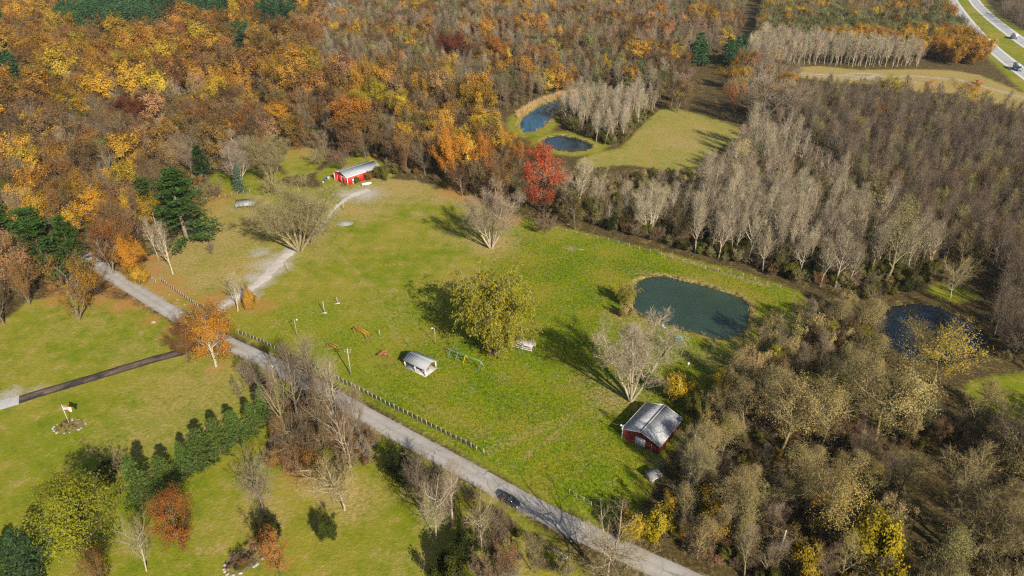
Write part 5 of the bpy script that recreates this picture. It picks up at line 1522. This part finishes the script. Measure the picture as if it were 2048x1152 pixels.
for x in (-0.3, 0.3):
    for y in (-0.3, 0.3):
        g = Geo(); g.box(x - 0.03, x + 0.03, y - 0.03, y + 0.03, 0, 0.4); g.obj('leg', pb, o)
X, Y = P(1375, 738)
o = empty('bird_house', (X, Y, 0), R(30), 'white bird house on a post in the grass behind the great bare tree', 'bird house')
g = Geo(); g.tube((0, 0, 0), (0, 0, 1.5), 0.05, 0.05, 6); g.obj('post', wood_m, o)
g = Geo(); g.box(-0.2, 0.2, -0.2, 0.2, 1.5, 1.9); g.obj('box', white_m, o)
g = Geo(); g.slab([(-0.28, -0.28, 1.9), (0.28, -0.28, 1.9), (0.28, 0, 2.15), (-0.28, 0, 2.15)], 0.03).slab([(-0.28, 0, 2.15), (0.28, 0, 2.15), (0.28, 0.28, 1.9), (-0.28, 0.28, 1.9)], 0.03); g.obj('roof', white_m, o)

# white-framed shelter half under the willow
a_, b_ = np.array(P(1063, 706)), np.array(P(1008, 692))
dv = b_ - a_
sf = empty('frame_shelter', (*a_, 0), math.atan2(dv[1], dv[0]), 'low white-framed shelter half hidden under the willow', 'shelter')
FL, FW = float(np.hypot(*dv)), 2.6
for k in range(4):
    for y in (0, -FW):
        x = FL * k / 3
        g = Geo(); g.box(x - 0.07, x + 0.07, y - 0.07, y + 0.07, 0, 2.0); g.obj('post', white_m, sf)
for y in (0, -FW):
    for z in (0.7, 1.95):
        g = Geo(); g.bar((-0.1, y, z), (FL + 0.1, y, z), 0.07, 0.12); g.obj('rail', white_m, sf)
g = Geo(); g.slab([(-0.3, -FW - 0.25, 2.12), (FL + 0.3, -FW - 0.25, 2.12), (FL + 0.3, 0.25, 2.12), (-0.3, 0.25, 2.12)], 0.07); g.obj('roof', simple('pale_boards', (0.34, 0.31, 0.28), 0.8, 0, 0.25, 1.2), sf)
g = Geo(); g.box(0.3, FL - 0.3, -FW + 0.5, -0.5, 0.66, 0.74); g.obj('long_table', wood_m, sf)

# house deep in the left wood, white gable ends show through the trees
X, Y = P(396, 250)
hs = gable('white_house', (X, Y), R(20), 9, 7, 3.0, 5.2, white_m, simple('grey_shingle', (0.3, 0.3, 0.31), 0.85), white_m, 'white house half hidden among bare trees in the left wood', 'house')
panel(hs, 'window', glass_m, 2, 3.2, 1.0, 2.2, 'front'); panel(hs, 'window', glass_m, 5.6, 6.8, 1.0, 2.2, 'front'); panel(hs, 'door', dark_m, 4, 4.9, 0.02, 2.1, 'front')
for k, (x, y, lab) in enumerate([(78, 62, 'tiny white house at the top left beyond the orange wood'), (662, 28, 'tiny white house far off at the top of the wood')]):
    X, Y = P(x, y)
    h_ = gable('distant_house', (X, Y), R(-15 + 40 * k), 12, 8, 7.5, 10.5, white_m, zinc_m, white_m, lab, 'house')
    for q in (2, 6, 9): panel(h_, 'window', glass_m, q, q + 1.2, 4.4, 5.8, 'front')

# ------------------------------------------------------------------ playground
def pipe_obj(name, mat, parent, *segs, r=0.045, m=6):
    g = Geo()
    for a, b in segs: g.tube(a, b, r, r, m)
    return g.obj(name, mat, parent)
A_, B_ = np.array(P(901, 697, 2.6)), np.array(P(962, 723, 2.6))
dv = B_ - A_
SL = float(np.hypot(*dv))
sw = empty('swing_set', (*A_, 0), math.atan2(dv[1], dv[0]), 'long green and yellow pipe swing set beside the picnic shelter', 'swing set')
pipe_obj('top_bar', green_m, sw, ((-0.2, 0, 2.6), (SL + 0.2, 0, 2.6)), r=0.085)
for t_, m1, m2 in ((0, teal_m, green_m), (0.25, teal_m, green_m), (0.5, yellow_m, yellow_m), (1.0, teal_m, yellow_m)):
    x = SL * t_
    pipe_obj('leg', m1, sw, ((x, 0, 2.6), (x - 0.1, -1.25, 0)), r=0.08)
    pipe_obj('leg', m2, sw, ((x, 0, 2.6), (x + 0.1, 1.25, 0)), r=0.08)
for t_ in (0.08, 0.17, 0.33, 0.42, 0.6, 0.72, 0.86):
    x = SL * t_
    for q in (-0.25, 0.25): pipe_obj('chain', wire_m, sw, ((x + q, 0, 2.58), (x + q, 0, 0.55)), r=0.015, m=4)
    g = Geo(); g.box(x - 0.28, x + 0.28, -0.11, 0.11, 0.5, 0.55); g.obj('seat', rubber_m, sw)

X, Y = P(771, 716)
sd_ = empty('slide', (X, Y, 0), R(-20), 'rusty red metal slide with ladder left of the picnic shelter', 'slide')
for x, y in ((-0.4, -0.4), (0.4, -0.4), (-0.4, 0.4), (0.4, 0.4)): pipe_obj('post', rust_m, sd_, ((x * 1.3, y * 1.3, 0), (x, y, 2.6)))
g = Geo(); g.box(-0.5, 0.5, -0.5, 0.5, 1.55, 1.62); g.obj('platform', rust_m, sd_)
pipe_obj('guard_rail', rust_m, sd_, ((-0.4, -0.4, 2.5), (0.4, -0.4, 2.5)), ((0.4, 0.4, 2.5), (-0.4, 0.4, 2.5)), ((-0.4, -0.4, 2.1), (0.4, -0.4, 2.1)), ((-0.4, 0.4, 2.1), (0.4, 0.4, 2.1)))
g = Geo(); g.slab([(-2.9, -0.28, 0.3), (-0.5, -0.28, 1.65), (-0.5, 0.28, 1.65), (-2.9, 0.28, 0.3)][::1], 0.05); g.obj('chute', steel_m, sd_)
for y in (-0.3, 0.3):
    g = Geo(); g.bar((-2.9, y, 0.42), (-0.5, y, 1.8), 0.05, 0.2); g.obj('chute_side', rust_m, sd_)
for y in (-0.3, 0.3): pipe_obj('ladder_rail', rust_m, sd_, ((2.3, y, 0), (0.45, y, 2.0)))
for k in range(6):
    t_ = (k + 0.6) / 6.5
    pipe_obj('rung', rust_m, sd_, ((2.3 - 1.85 * t_, -0.3, 2.0 * t_), (2.3 - 1.85 * t_, 0.3, 2.0 * t_)), r=0.03)

def monkey_bars(px0, px1, mat, mat2, label, ht=1.9, wd=0.8):
    a_, b_ = np.array(P(*px0)), np.array(P(*px1))
    dv = b_ - a_; L = float(np.hypot(*dv))
    o = empty('climbing_frame', (*a_, 0), math.atan2(dv[1], dv[0]), label, 'climbing frame')
    for y in (-wd / 2, wd / 2):
        pipe_obj('side_bar', mat, o, ((0, y, ht), (L, y, ht)), r=0.08)
        for x in (0, L): pipe_obj('leg', mat2, o, ((x, y, ht), (x, y * 1.35, 0)), r=0.08)
    n_ = int(L / 0.4)
    for k in range(1, n_): pipe_obj('rung', mat, o, ((L * k / n_, -wd / 2, ht), (L * k / n_, wd / 2, ht)), r=0.025, m=5)
    for x in (0, L):
        for z in (0.5, 1.0, 1.5): pipe_obj('step', mat2, o, ((x, -wd / 2 * 1.2, z), (x, wd / 2 * 1.2, z)), r=0.03, m=5)
monkey_bars((711, 665), (735, 677), orange_m, rust_m, 'orange horizontal climbing bars in the open grass')
monkey_bars((657, 694), (674, 700), rust_m, rust_m, 'rust-red climbing bars beside the roadside clump', 1.3)

# ------------------------------------------------------------------ poles
def pole(bx, by, ty, label, r0=0.09, arm=None, cap=None, mat=None, kind='light_pole', cat='pole', cross=0, box=False, foot=False, r1=None):
    X, Y = P(bx, by)
    h = tall(bx, by, ty)
    o = empty(kind, (X, Y, 0), 0, label, cat)
    g = Geo(); g.tube((0, 0, 0), (0, 0, h), r0, r1 or r0 * 0.75, 8); g.obj('shaft', mat or pole_m, o)
    if arm:
        g = Geo(); g.tube((0, 0, h - 0.15), (arm, 0.1, h + 0.05), 0.04, 0.035, 6); g.obj('arm', steel_m, o)
        g = Geo(); g.tube((arm, 0.1, h + 0.1), (arm, 0.1, h - 0.25), 0.1, 0.26, 8); g.obj('lamp_head', lamp_m, o)
    if cross:
        for z in [h - 0.5, h - 1.1][:cross]:
            g = Geo(); g.bar((-0.9, 0, z), (0.9, 0, z), 0.1, 0.12); ca = g.obj('cross_arm', pole_m, o)
            for x in (-0.8, 0, 0.8):
                g = Geo(); g.tube((x, 0, z + 0.06), (x, 0, z + 0.22), 0.045, 0.03, 6); g.obj('insulator', lamp_m, ca)
    if box:
        g = Geo(); g.tube((0.3, -0.15, h - 1.3), (0.3, -0.15, h - 0.35), 0.26, 0.26, 10); g.obj('transformer', simple('pale_enamel', (0.7, 0.72, 0.74), 0.3), o)
    if foot:
        g = Geo(); g.box(-0.75, 0.75, -0.5, 0.5, 0, 0.07); g.obj('foot_pad', conc_m, o)
    return o, (X, Y, h)
LP = 'poles in the field'
pole(595, 674, 639, 'thin light pole behind the road fence, left of the climbing bars', 0.08, 0.7)
pole(871, 689, 656, 'thin light pole between the picnic shelter and the willow', 0.08, -0.7)
up1 = pole(702, 750, 697, 'tall utility pole in the field by the roadside clump', 0.16, cross=2, kind='utility_pole')[1]
up2 = pole(552, 777, 728, 'utility pole with white transformer beside the road', 0.17, cross=0, box=True, kind='utility_pole')[1]
pole(649, 625, 602, 'pale basketball-type post on a concrete pad, nearer of two', 0.13, foot=True, mat=post_m, kind='post')
pole(675, 606, 594, 'short pale post farther back in the grass, on a small pad', 0.1, foot=True, mat=post_m, kind='post')
pole(760, 674, 658, 'short white post right of the orange climbing bars', 0.09, mat=post_m, kind='post')
pole(817, 693, 675, 'grey-green pipe post behind the picnic shelter', 0.06, mat=teal_m, kind='post')
pole(844, 701, 684, 'thin green pipe post just behind the shelter roof', 0.045, mat=green_m, kind='post')
pole(576, 543, 527, 'short wooden post at the edge of the gravel drive', 0.09, kind='post')
pole(688, 421, 402, 'wooden pole beside the upper gravel drive', 0.12, kind='utility_pole')
pole(1243, 880, 850, 'yard light on a pale pole at the corner of the front red shed', 0.08, -0.45, mat=white_m)
up3 = pole(1551, 1134, 1060, 'leaning-looking utility pole in the lower right wood', 0.17, cross=0, kind='utility_pole')[1]
pole(326, 500, 425, 'pale dead pole among the trees left of the tall pine', 0.12, kind='utility_pole')
pole(1018, 1096, 1062, 'thin white pole in the brush below the car', 0.05, mat=post_m, kind='post')

def wire(a, b, sag, label, r=0.02):
    g = Geo()
    p = []
    for k in range(13):
        t_ = k / 12
        p.append((a[0] + (b[0] - a[0]) * t_, a[1] + (b[1] - a[1]) * t_, a[2] + (b[2] - a[2]) * t_ - sag * 4 * t_ * (1 - t_)))
    for k in range(12): g.tube(p[k], p[k + 1], r, r, 4)
    tag(g.obj('power_line', wire_m), label, 'cable')
T = lambda u, dz=0.0: (u[0], u[1], u[2] - dz)
wire(T(up1, 0.3), T(up3, 0.3), 1.2, 'upper power line from the field pole to the pole in the lower right wood')
wire(T(up1, 0.9), (*P(1243, 880), 4.3), 0.6, 'power line from the field pole to the yard light at the red shed')
wire(T(up2, 0.3), T(up1, 0.3), 0.5, 'power line across the road between the two utility poles')
wire(T(up3, 0.3), (*P(1760, 1230), 9.0), 0.6, 'power line leaving the picture at the lower right')

# ------------------------------------------------------------------ fences
pm = Geo().box(-0.065, 0.065, -0.065, 0.065, 0, 1.55).mesh('fence_post', [post_m])
pm2 = Geo().tube((0, 0, 0), (0, 0, 1.5), 0.07, 0.06, 6).mesh('fence_post', [simple('pale_post', (0.40, 0.37, 0.31), 0.8)])
def fence(pts, spacing, me, rails, label, name='field_fence', rail_mat=None, rh=0.10, rt=0.03, jit=0.0):
    pl = np.array([P(*q) for q in pts])
    s = np.concatenate([[0], np.cumsum(np.hypot(*np.diff(pl, axis=0).T))])
    n_ = max(2, int(round(s[-1] / spacing)) + 1)
    t = np.linspace(0, s[-1], n_)
    X, Y = np.interp(t, s, pl[:, 0]), np.interp(t, s, pl[:, 1])
    o = empty(name, (X[0], Y[0], 0), 0, label, 'fence')
    for i in range(n_):
        j = min(i, n_ - 2)
        q = share('post', me, o, (X[i] - X[0], Y[i] - Y[0], -0.02), math.atan2(Y[j + 1] - Y[j], X[j + 1] - X[j]))
        q.scale = (1, 1, rnd.uniform(0.9, 1.12))
        q.rotation_euler[0] = rnd.gauss(0, 0.03); q.rotation_euler[1] = rnd.gauss(0, 0.03)
    for z in rails:
        g = Geo()
        for i in range(n_ - 1): g.bar((X[i] - X[0], Y[i] - Y[0], z + rnd.gauss(0, .015)), (X[i + 1] - X[0], Y[i + 1] - Y[0], z + rnd.gauss(0, .015)), rt, rh)
        g.obj('rail', rail_mat or rail_m, o)
    return o
fence([(300,557),(312,567)], 1.6, pm, (0.4, 0.85, 1.3), 'short fence stub at the road bend under the orange maple')
fence([(322,563),(398,617),(408,616)], 1.55, pm, (0.25, 0.6, 0.95, 1.3), 'post and rail fence along the road above the gravel drive')
fence([(478,669),(500,676),(561,705),(640,744),(721,784),(800,824),(870,859),(953,901)], 1.5, pm, (0.25, 0.6, 0.95, 1.3), 'long post and rail fence along the field side of the road')
fence([(967,908),(968,909)], 0.5, pm, (), 'single leaning post just past the end of the long road fence')
fence([(1139,988),(1152,996),(1166,1004),(1180,1012),(1197,1022)], 1.7, pm2, (0.5, 1.2), 'broken pale-post fence beside the road below the red shed', rail_mat=wood_m, rh=0.06)
fence([(1055,447),(1116,461),(1176,474),(1234,487),(1290,503),(1322,512),(1411,540),(1470,550),(1510,562),(1560,578)], 4.2, pm2, (0.45, 0.9, 1.3), 'wire fence on thin pale posts along the back of the field', 'wire_fence', wire_m, 0.02, 0.02)
fence([(415,402),(440,396),(470,390),(500,386)], 2.6, pm, (0.5, 1.0), 'old post fence behind the small open shed', 'wire_fence', wire_m, 0.03, 0.03)
# brace frame with diagonal and top bar
X, Y = P(1214, 1033)
o = empty('brace_frame', (X, Y, 0), R(-22), 'pale timber brace frame with long top bar beside the road', 'frame')
g = Geo(); g.tube((0, 0, 0), (0, 0, 3.2), 0.11, 0.1, 8); g.obj('post', pm2.materials[0], o)
g = Geo(); g.tube((-0.55, 0.1, 0), (-0.55, 0.1, 2.0), 0.08, 0.08, 8); g.obj('short_post', pm2.materials[0], o)
g = Geo(); g.tube((-0.2, 0, 3.15), (2.9, 0, 3.0), 0.08, 0.06, 8); g.obj('top_bar', pm2.materials[0], o)
g = Geo(); g.tube((0.05, 0, 2.3), (0.95, 0, 3.08), 0.06, 0.06, 6); g.obj('brace', pm2.materials[0], o)
# tube gate by the lower lawn
a_, b_ = np.array(P(1093, 1098)), np.array(P(1137, 1123))
dv = b_ - a_; L = float(np.hypot(*dv))
o = empty('tube_gate', (*a_, 0), math.atan2(dv[1], dv[0]), 'grey tube gate lying along the road verge at the bottom', 'gate')
for z in (0.25, 0.5, 0.75, 1.0, 1.25): pipe_obj('rail', steel_m, o, ((0, 0, z), (L, 0, z)), r=0.035)
for k in range(4): pipe_obj('upright', steel_m, o, ((L * k / 3, 0, 0), (L * k / 3, 0, 1.35)), r=0.05)

# ------------------------------------------------------------------ vehicles
def wheels(o, xs_, yw, r, wd=0.22):
    for x in xs_:
        for y in (-yw, yw):
            g = Geo(); g.tube((x, y - wd / 2, r), (x, y + wd / 2, r), r, r, 14); wo = g.obj('wheel', rubber_m, o)
            g = Geo(); s = 1 if y > 0 else -1
            g.tube((x, y + s * wd / 2, r), (x, y + s * (wd / 2 + 0.015), r), r * 0.6, r * 0.55, 10); g.obj('rim', steel_m, wo)
def loft(g, secs, mi=0):
    """cross-sections: lists of equal length"""
    m_ = len(secs[0])
    V = [p for s in secs for p in s]
    F = [(a * m_ + k, a * m_ + (k + 1) % m_, (a + 1) * m_ + (k + 1) % m_, (a + 1) * m_ + k) for a in range(len(secs) - 1) for k in range(m_)]
    g.add(V, F, mi)
    g.f.append((np.array([list(range(m_))[::-1]]) + g.n - len(V), mi))
    g.f.append((np.array([list(range(m_))]) + g.n - m_, mi))
def car(name, loc, rz, paint, label, suv=True):
    o = empty(name, (*loc, 0.045), rz, label, 'car')
    g = Geo()
    hb = 1.0 if suv else 0.88
    prof = [(-2.3, .72, .45, .85), (-2.22, .86, .3, .98), (-1.4, .92, .24, 1.02), (0.4, .93, .24, 1.0), (1.2, .92, .25, .96), (1.95, .86, .28, .84), (2.28, .7, .4, .68)]
    secs = []
    for x, hw_, zb, zt in prof:
        zt *= hb
        secs.append([(x, -hw_, zb + .12), (x, -hw_, zt - .14), (x, -hw_ * .88, zt), (x, hw_ * .88, zt), (x, hw_, zt - .14), (x, hw_, zb + .12), (x, hw_ * .85, zb), (x, -hw_ * .85, zb)])
    loft(g, secs)
    g.obj('body', paint, o, True)
    g = Geo()
    top = 1.68 if suv else 1.42
    ks = [(-2.1 if suv else -1.7, .70, .98 * hb), (-1.95 if suv else -1.0, .64, top - .06), (-0.2, .66, top), (0.35, .64, top - .04), (1.05, .72, .98 * hb)]
    secs = [[(x, -.82, .9 * hb), (x, -hw_, z), (x, hw_, z), (x, .82, .9 * hb)] for x, hw_, z in ks]
    loft(g, secs); g.obj('cabin_glass', glass_m, o)
    g = Geo(); secs = [[(x, -hw_, z), (x, -hw_ * .9, z + .05), (x, hw_ * .9, z + .05), (x, hw_, z)] for x, hw_, z in ks[1:4]]
    loft(g, secs); g.obj('roof', paint, o, True)
    for x0, x1 in ((-1.05, -0.98), (-0.05, 0.02)):
        for s in (-1, 1):
            g = Geo(); g.bar((x0, s * .815, .92 * hb), (x1, s * .68, top - .02), 0.05, 0.09); g.obj('pillar', paint, o)
    wheels(o, (-1.4, 1.4), 0.82, 0.35)
    for s in (-1, 1):
        g = Geo(); g.box(2.1, 2.24, s * .62 - .16, s * .62 + .16, .56, .72); g.obj('headlight', lamp_m, o)
        g = Geo(); g.box(-2.31, -2.22, s * .66 - .1, s * .66 + .1, .62, .84); g.obj('tail_light', dred_m, o)
        g = Geo(); g.box(0.75, 0.95, s * 1.0 - .1, s * 1.0 + .1, .95, 1.08); g.obj('mirror', paint, o)
    return o
a_, b_ = np.array(P(1000, 999)), np.array(P(1038, 1020))
dv = b_ - a_
car('parked_car', (a_ + b_) / 2 + np.array([0.2, 0.5]), math.atan2(dv[1], dv[0]), car_m, 'dark grey car parked on the near side of the road')

def truck(loc, rz, box_m, cab_m, label, Lb=13.0):
    o = empty('truck', (*loc, 0.08), rz, label, 'truck')
    g = Geo(); g.box(-Lb, 0, -1.28, 1.28, 1.15, 4.05); t_ = g.obj('trailer', box_m, o)
    g = Geo(); g.box(-Lb - 0.04, -Lb, -1.2, 1.2, 1.25, 3.95); g.obj('trailer_door', steel_m, t_)
    g = Geo(); g.box(-Lb + 0.4, 3.2, -0.5, 0.5, 0.75, 1.12); g.obj('chassis', dark_m, o)
    g = Geo(); loft(g, [[(0.7, -1.22, .9), (0.7, -1.2, 3.5), (0.7, 1.2, 3.5), (0.7, 1.22, .9)], [(2.4, -1.22, .9), (2.3, -1.15, 3.2), (2.3, 1.15, 3.2), (2.4, 1.22, .9)], [(2.6, -1.2, .9), (2.75, -1.1, 2.15), (2.75, 1.1, 2.15), (2.6, 1.2, .9)], [(4.1, -1.0, .9), (4.1, -.9, 1.75), (4.1, .9, 1.75), (4.1, 1.0, .9)]])
    c_ = g.obj('cab', cab_m, o)
    g = Geo(); g.slab([(2.74, -1.0, 2.25), (2.74, 1.0, 2.25), (2.36, 1.0, 3.05), (2.36, -1.0, 3.05)], -0.05); g.obj('windscreen', glass_m, c_)
    for s in (-1, 1):
        g = Geo(); g.box(4.05, 4.16, s * .7 - .15, s * .7 + .15, 1.1, 1.35); g.obj('headlight', lamp_m, o)
    wheels(o, (-Lb + 1.2, -Lb + 2.5, 1.0, 3.5), 1.1, 0.52, 0.35)
    return o
def on_hw(cl, px, py):
    q = np.array(P(px, py))
    i = int(np.argmin(np.hypot(*(cl - q).T))); i = min(max(i, 1), len(cl) - 2)
    d_ = cl[i + 1] - cl[i - 1]
    return q, math.atan2(d_[1], d_[0])
q, a_ = on_hw(hw_lines[0], 2035, 141); truck(q, a_, truckg_m, simple('blue_grey_cab', (0.12, 0.2, 0.26), 0.35), 'grey box truck on the near highway carriageway, closest to the camera', 9.0)
q, a_ = on_hw(hw_lines[0], 1967, 82); truck(q, a_, truckw_m, truckw_m, 'white truck on the near highway carriageway beside the orange trees', 9.0)
q, a_ = on_hw(hw_lines[1], 2026, 76); truck(q, a_ + math.pi, truckw_m, simple('maroon_cab', (0.12, 0.03, 0.03), 0.35), 'white truck on the far highway carriageway', 8.0)
q, a_ = on_hw(hw_lines[0], 1913, 18); car('highway_car', q, a_, car_m, 'dark car leading on the near carriageway at the top right', False)
q, a_ = on_hw(hw_lines[0], 1917, 25); car('highway_car', q, a_, wcar_m, 'pale car following on the near carriageway at the top right', True)
X, Y = P(1983, 28)
o = empty('road_sign', (X, Y, 0), R(55), 'white back of a road sign beside the far highway carriageway', 'sign')
for x in (-0.9, 0.9):
    g = Geo(); g.tube((x, 0, 0), (x, 0, 3.4), 0.08, 0.08, 6); g.obj('post', steel_m, o)
g = Geo(); g.box(-1.5, 1.5, -0.14, -0.09, 1.9, 4.0); g.obj('board', lamp_m, o)
# red implement in the tan field
X, Y = P(1956, 168)
o = empty('farm_implement', (X, Y, 0), R(20), 'red machine standing behind the golden tree in the tan field', 'machine')
g = Geo(); g.box(-1.6, 1.6, -1.0, 1.0, 0.8, 2.4); g.obj('body', simple('implement_red', srgb(170, 70, 60), 0.5), o)
g = Geo(); g.box(-2.9, -1.6, -0.15, 0.15, 0.7, 0.95); g.obj('drawbar', dark_m, o)
wheels(o, (0.6,), 1.15, 0.6, 0.3)

# ------------------------------------------------------------------ stones, flag bed, piles
def rock_mesh(seed, s=1.0):
    r_ = np.random.default_rng(seed)
    import bmesh
    bm = bmesh.new(); bmesh.ops.create_icosphere(bm, subdivisions=1, radius=0.5 * s)
    for v in bm.verts:
        k = r_.uniform(0.75, 1.2)
        v.co = Vector((v.co.x * k * 1.25, v.co.y * k, v.co.z * k * 0.7))
    me = bpy.data.meshes.new('rock'); bm.to_mesh(me); bm.free(); me.materials.append(stone_m)
    return me
rocks = [rock_mesh(k) for k in range(5)]
def flower_bed(px, py, rx, ry, rot, n_, label, tall_=1.0, plants=44, cols=('olive', 'brown', 'tan', 'lime', 'tan')):
    X, Y = P(px, py)
    o = empty('flower_bed', (X, Y, 0), rot, label, 'flower bed')
    g = Geo()
    V = [(0, 0, 0.12)] + [(rx * math.cos(t) * (1 + .05 * math.sin(3 * t)), ry * math.sin(t), 0.01) for t in np.linspace(0, 2 * math.pi, 24, endpoint=False)]
    g.add(V, [(0, 1 + k, 1 + (k + 1) % 24) for k in range(24)]); g.obj('soil', simple('soil_%d' % px, srgb(116, 104, 56), 0.95, 0, 0.35, 1.5), o)
    for k in range(n_):
        t = 6.283 * k / n_ + rnd.gauss(0, .1)
        s_ = rnd.uniform(.3, .8)
        q = share('stone', rnd.choice(rocks), o, (rx * math.cos(t), ry * math.sin(t), s_ * .15), rnd.uniform(0, 6))
        q.scale = (s_, s_, s_)
    for k in range(plants):
        e = rnd.choice(LIB['bare_bush'] + LIB['leafy_bush'])
        t, u = rnd.uniform(0, 6.28), rnd.random() ** .5 * .85
        q = share('plant', e['crown'], o, (rx * u * math.cos(t), ry * u * math.sin(t), 0.03), rnd.uniform(0, 6))
        h_ = rnd.uniform(.35, .9) * tall_
        q.scale = (h_ * 1.3 / e['w'], h_ * 1.3 / e['w'], h_ / e['h'])
        q['tint'] = jitter(TINT[rnd.choice(cols)], .15); q['bark'] = BARKS['brown']
flower_bed(139, 853, 3.5, 2.4, R(8), 15, 'oval flower bed ringed with stones round the flagpole')
flower_bed(492, 1118, 4.2, 2.7, R(48), 18, 'overgrown rock bed of dark shrubs at the bottom of the lawn', 2.2, 40, ('brown', 't_purple', 't_dark', 'tan', 'olive', 'rust', 't_dark'))
# flagpole
X, Y = P(139, 848)
FH = tall(139, 848, 810)
fp = empty('flagpole', (X, Y, 0), 0, 'white flagpole flying a striped flag above the stone-ringed bed', 'flagpole')
g = Geo(); g.tube((0, 0, 0), (0, 0, FH), 0.055, 0.035, 8); g.obj('pole', white_m, fp)
g = Geo(); g.tube((0, 0, FH), (0, 0, FH + 0.16), 0.08, 0.03, 8); g.obj('finial', yellow_m, fp)
m, n, l = new_mat('stars_and_stripes')
uv = n.new('ShaderNodeUVMap')
sp_ = n.new('ShaderNodeSeparateXYZ'); l.new(uv.outputs[0], sp_.inputs[0])
st_ = mth(n, l, 'GREATER_THAN', mth(n, l, 'MODULO', mth(n, l, 'MULTIPLY', sp_.outputs[1], 13.0), 2.0), 1.0)
c_ = mixc(n, l, st_, srgb(190, 40, 50), (0.8, 0.8, 0.8))
canton = mth(n, l, 'MULTIPLY', mth(n, l, 'LESS_THAN', sp_.outputs[0], 0.4), mth(n, l, 'GREATER_THAN', sp_.outputs[1], 6 / 13))
vr = node(n, 'ShaderNodeTexVoronoi', Scale=14.0); vr.inputs['Randomness'].default_value = 0.0; l.new(uv.outputs[0], vr.inputs['Vector'])
star = mth(n, l, 'LESS_THAN', vr.outputs['Distance'], 0.28)
c_ = mixc(n, l, canton, c_, mixc(n, l, star, srgb(40, 50, 110), (0.8, 0.8, 0.8)))
principled(n, l, c_, 0.8)
NX, NZ = 16, 8
V, F, UV = [], [], []
for j in range(NZ + 1):
    for i in range(NX + 1):
        u_, v_ = i / NX, j / NZ
        V.append((0.06 + 2.1 * u_ * .95, 0.28 * math.sin(u_ * 6.0 + v_) * u_ - 0.2 * u_, FH - 1.45 + 1.35 * v_ - 0.35 * u_ * u_ + 0.1 * u_ * math.sin(5 * u_)))
for j in range(NZ):
    for i in range(NX): F.append((j * (NX + 1) + i, j * (NX + 1) + i + 1, (j + 1) * (NX + 1) + i + 1, (j + 1) * (NX + 1) + i))
fl = Geo().add(V, F).obj('flag', m, fp, True)
ul = fl.data.uv_layers.new(name='UVMap')
for lp in fl.data.loops:
    i_ = lp.vertex_index
    ul.data[lp.index].uv = ((i_ % (NX + 1)) / NX, (i_ // (NX + 1)) / NZ)
# pile of gravel, boulders and bits
X, Y = P(690, 447)
g = Geo(); r_ = np.random.default_rng(4)
V = [(0, 0, 0.95)]
for ring, z in ((1.0, .65), (1.8, .25), (2.5, -0.02)):
    for k in range(14):
        t = 6.283 * k / 14; q = ring * r_.uniform(.85, 1.15); V.append((q * 1.3 * math.cos(t), q * math.sin(t), z * r_.uniform(.8, 1.1)))
F = [(1 + k, 1 + (k + 1) % 14, 15 + (k + 1) % 14, 15 + k)[::-1] for k in range(14)] + [(15 + k, 15 + (k + 1) % 14, 29 + (k + 1) % 14, 29 + k)[::-1] for k in range(14)]
g.add(V, F); g.f.append((np.array([(0, 1 + k, 1 + (k + 1) % 14) for k in range(14)]), 0))
o = g.obj('gravel_pile', simple('grey_gravel', (0.24, 0.24, 0.23), 0.9, 0, 0.35, 2.0)); o.location = (X, Y, 0); tag(o, 'grey heap of gravel beside the upper drive', 'gravel heap')
for k, (x, y, s_, lab) in enumerate([(307, 646, 1.1, 'white boulder on the lawn left of the road'), (1300, 1000, .0, '')]):
    if not lab: continue
    X, Y = P(x, y)
    o = share('boulder', rocks[1], None, (X, Y, .25), 0.4); o.scale = (s_, s_, s_); tag(o, lab, 'boulder')
for k, (x, y) in enumerate([(338, 590), (355, 600), (369, 609), (386, 616)]):
    X, Y = P(x, y)
    o = share('marker_stone', rocks[k], None, (X, Y, .1), k); o.scale = (.5, .5, .4); tag(o, ['topmost', 'second', 'third', 'lowest'][k] + ' of four pale stones on the verge below the road fence', 'stone', 'pale stones on the road verge')
for (x0, y0), (x1, y1), r_, lab in [((593, 943), (652, 941), .22, 'fallen log at the foot of the roadside clump'), ((1150, 498), (1168, 500), .12, 'short branch lying on the bare patch in the field'), ((876, 391), (880, 394), .12, 'short pale log on the grass at the wood edge')]:
    a_, b_ = P(x0, y0), P(x1, y1)
    g = Geo(); g.tube((0, 0, r_), (b_[0] - a_[0], b_[1] - a_[1], r_ * .9), r_, r_ * .8, 8); o = g.obj('log', pole_m); o.location = (*a_, 0); tag(o, lab, 'log')

# ------------------------------------------------------------------ thin autumn haze
g = Geo(); g.box(-1600, 1600, -120, 1900, -3.0, CAM_H + 2.0)
hz = g.obj('haze', None)
hz.data.materials.clear()
m = bpy.data.materials.new('haze'); m.use_nodes = True
n, l = m.node_tree.nodes, m.node_tree.links
n.clear()
pv = n.new('ShaderNodeVolumePrincipled'); pv.inputs['Color'].default_value = (0.86, 0.9, 1.0, 1); pv.inputs['Density'].default_value = 0.00004; pv.inputs['Anisotropy'].default_value = 0.0
om = n.new('ShaderNodeOutputMaterial'); l.new(pv.outputs[0], om.inputs['Volume'])
hz.data.materials.append(m)
tag(hz, 'thin pale haze over the far woods', 'haze', kind='stuff')
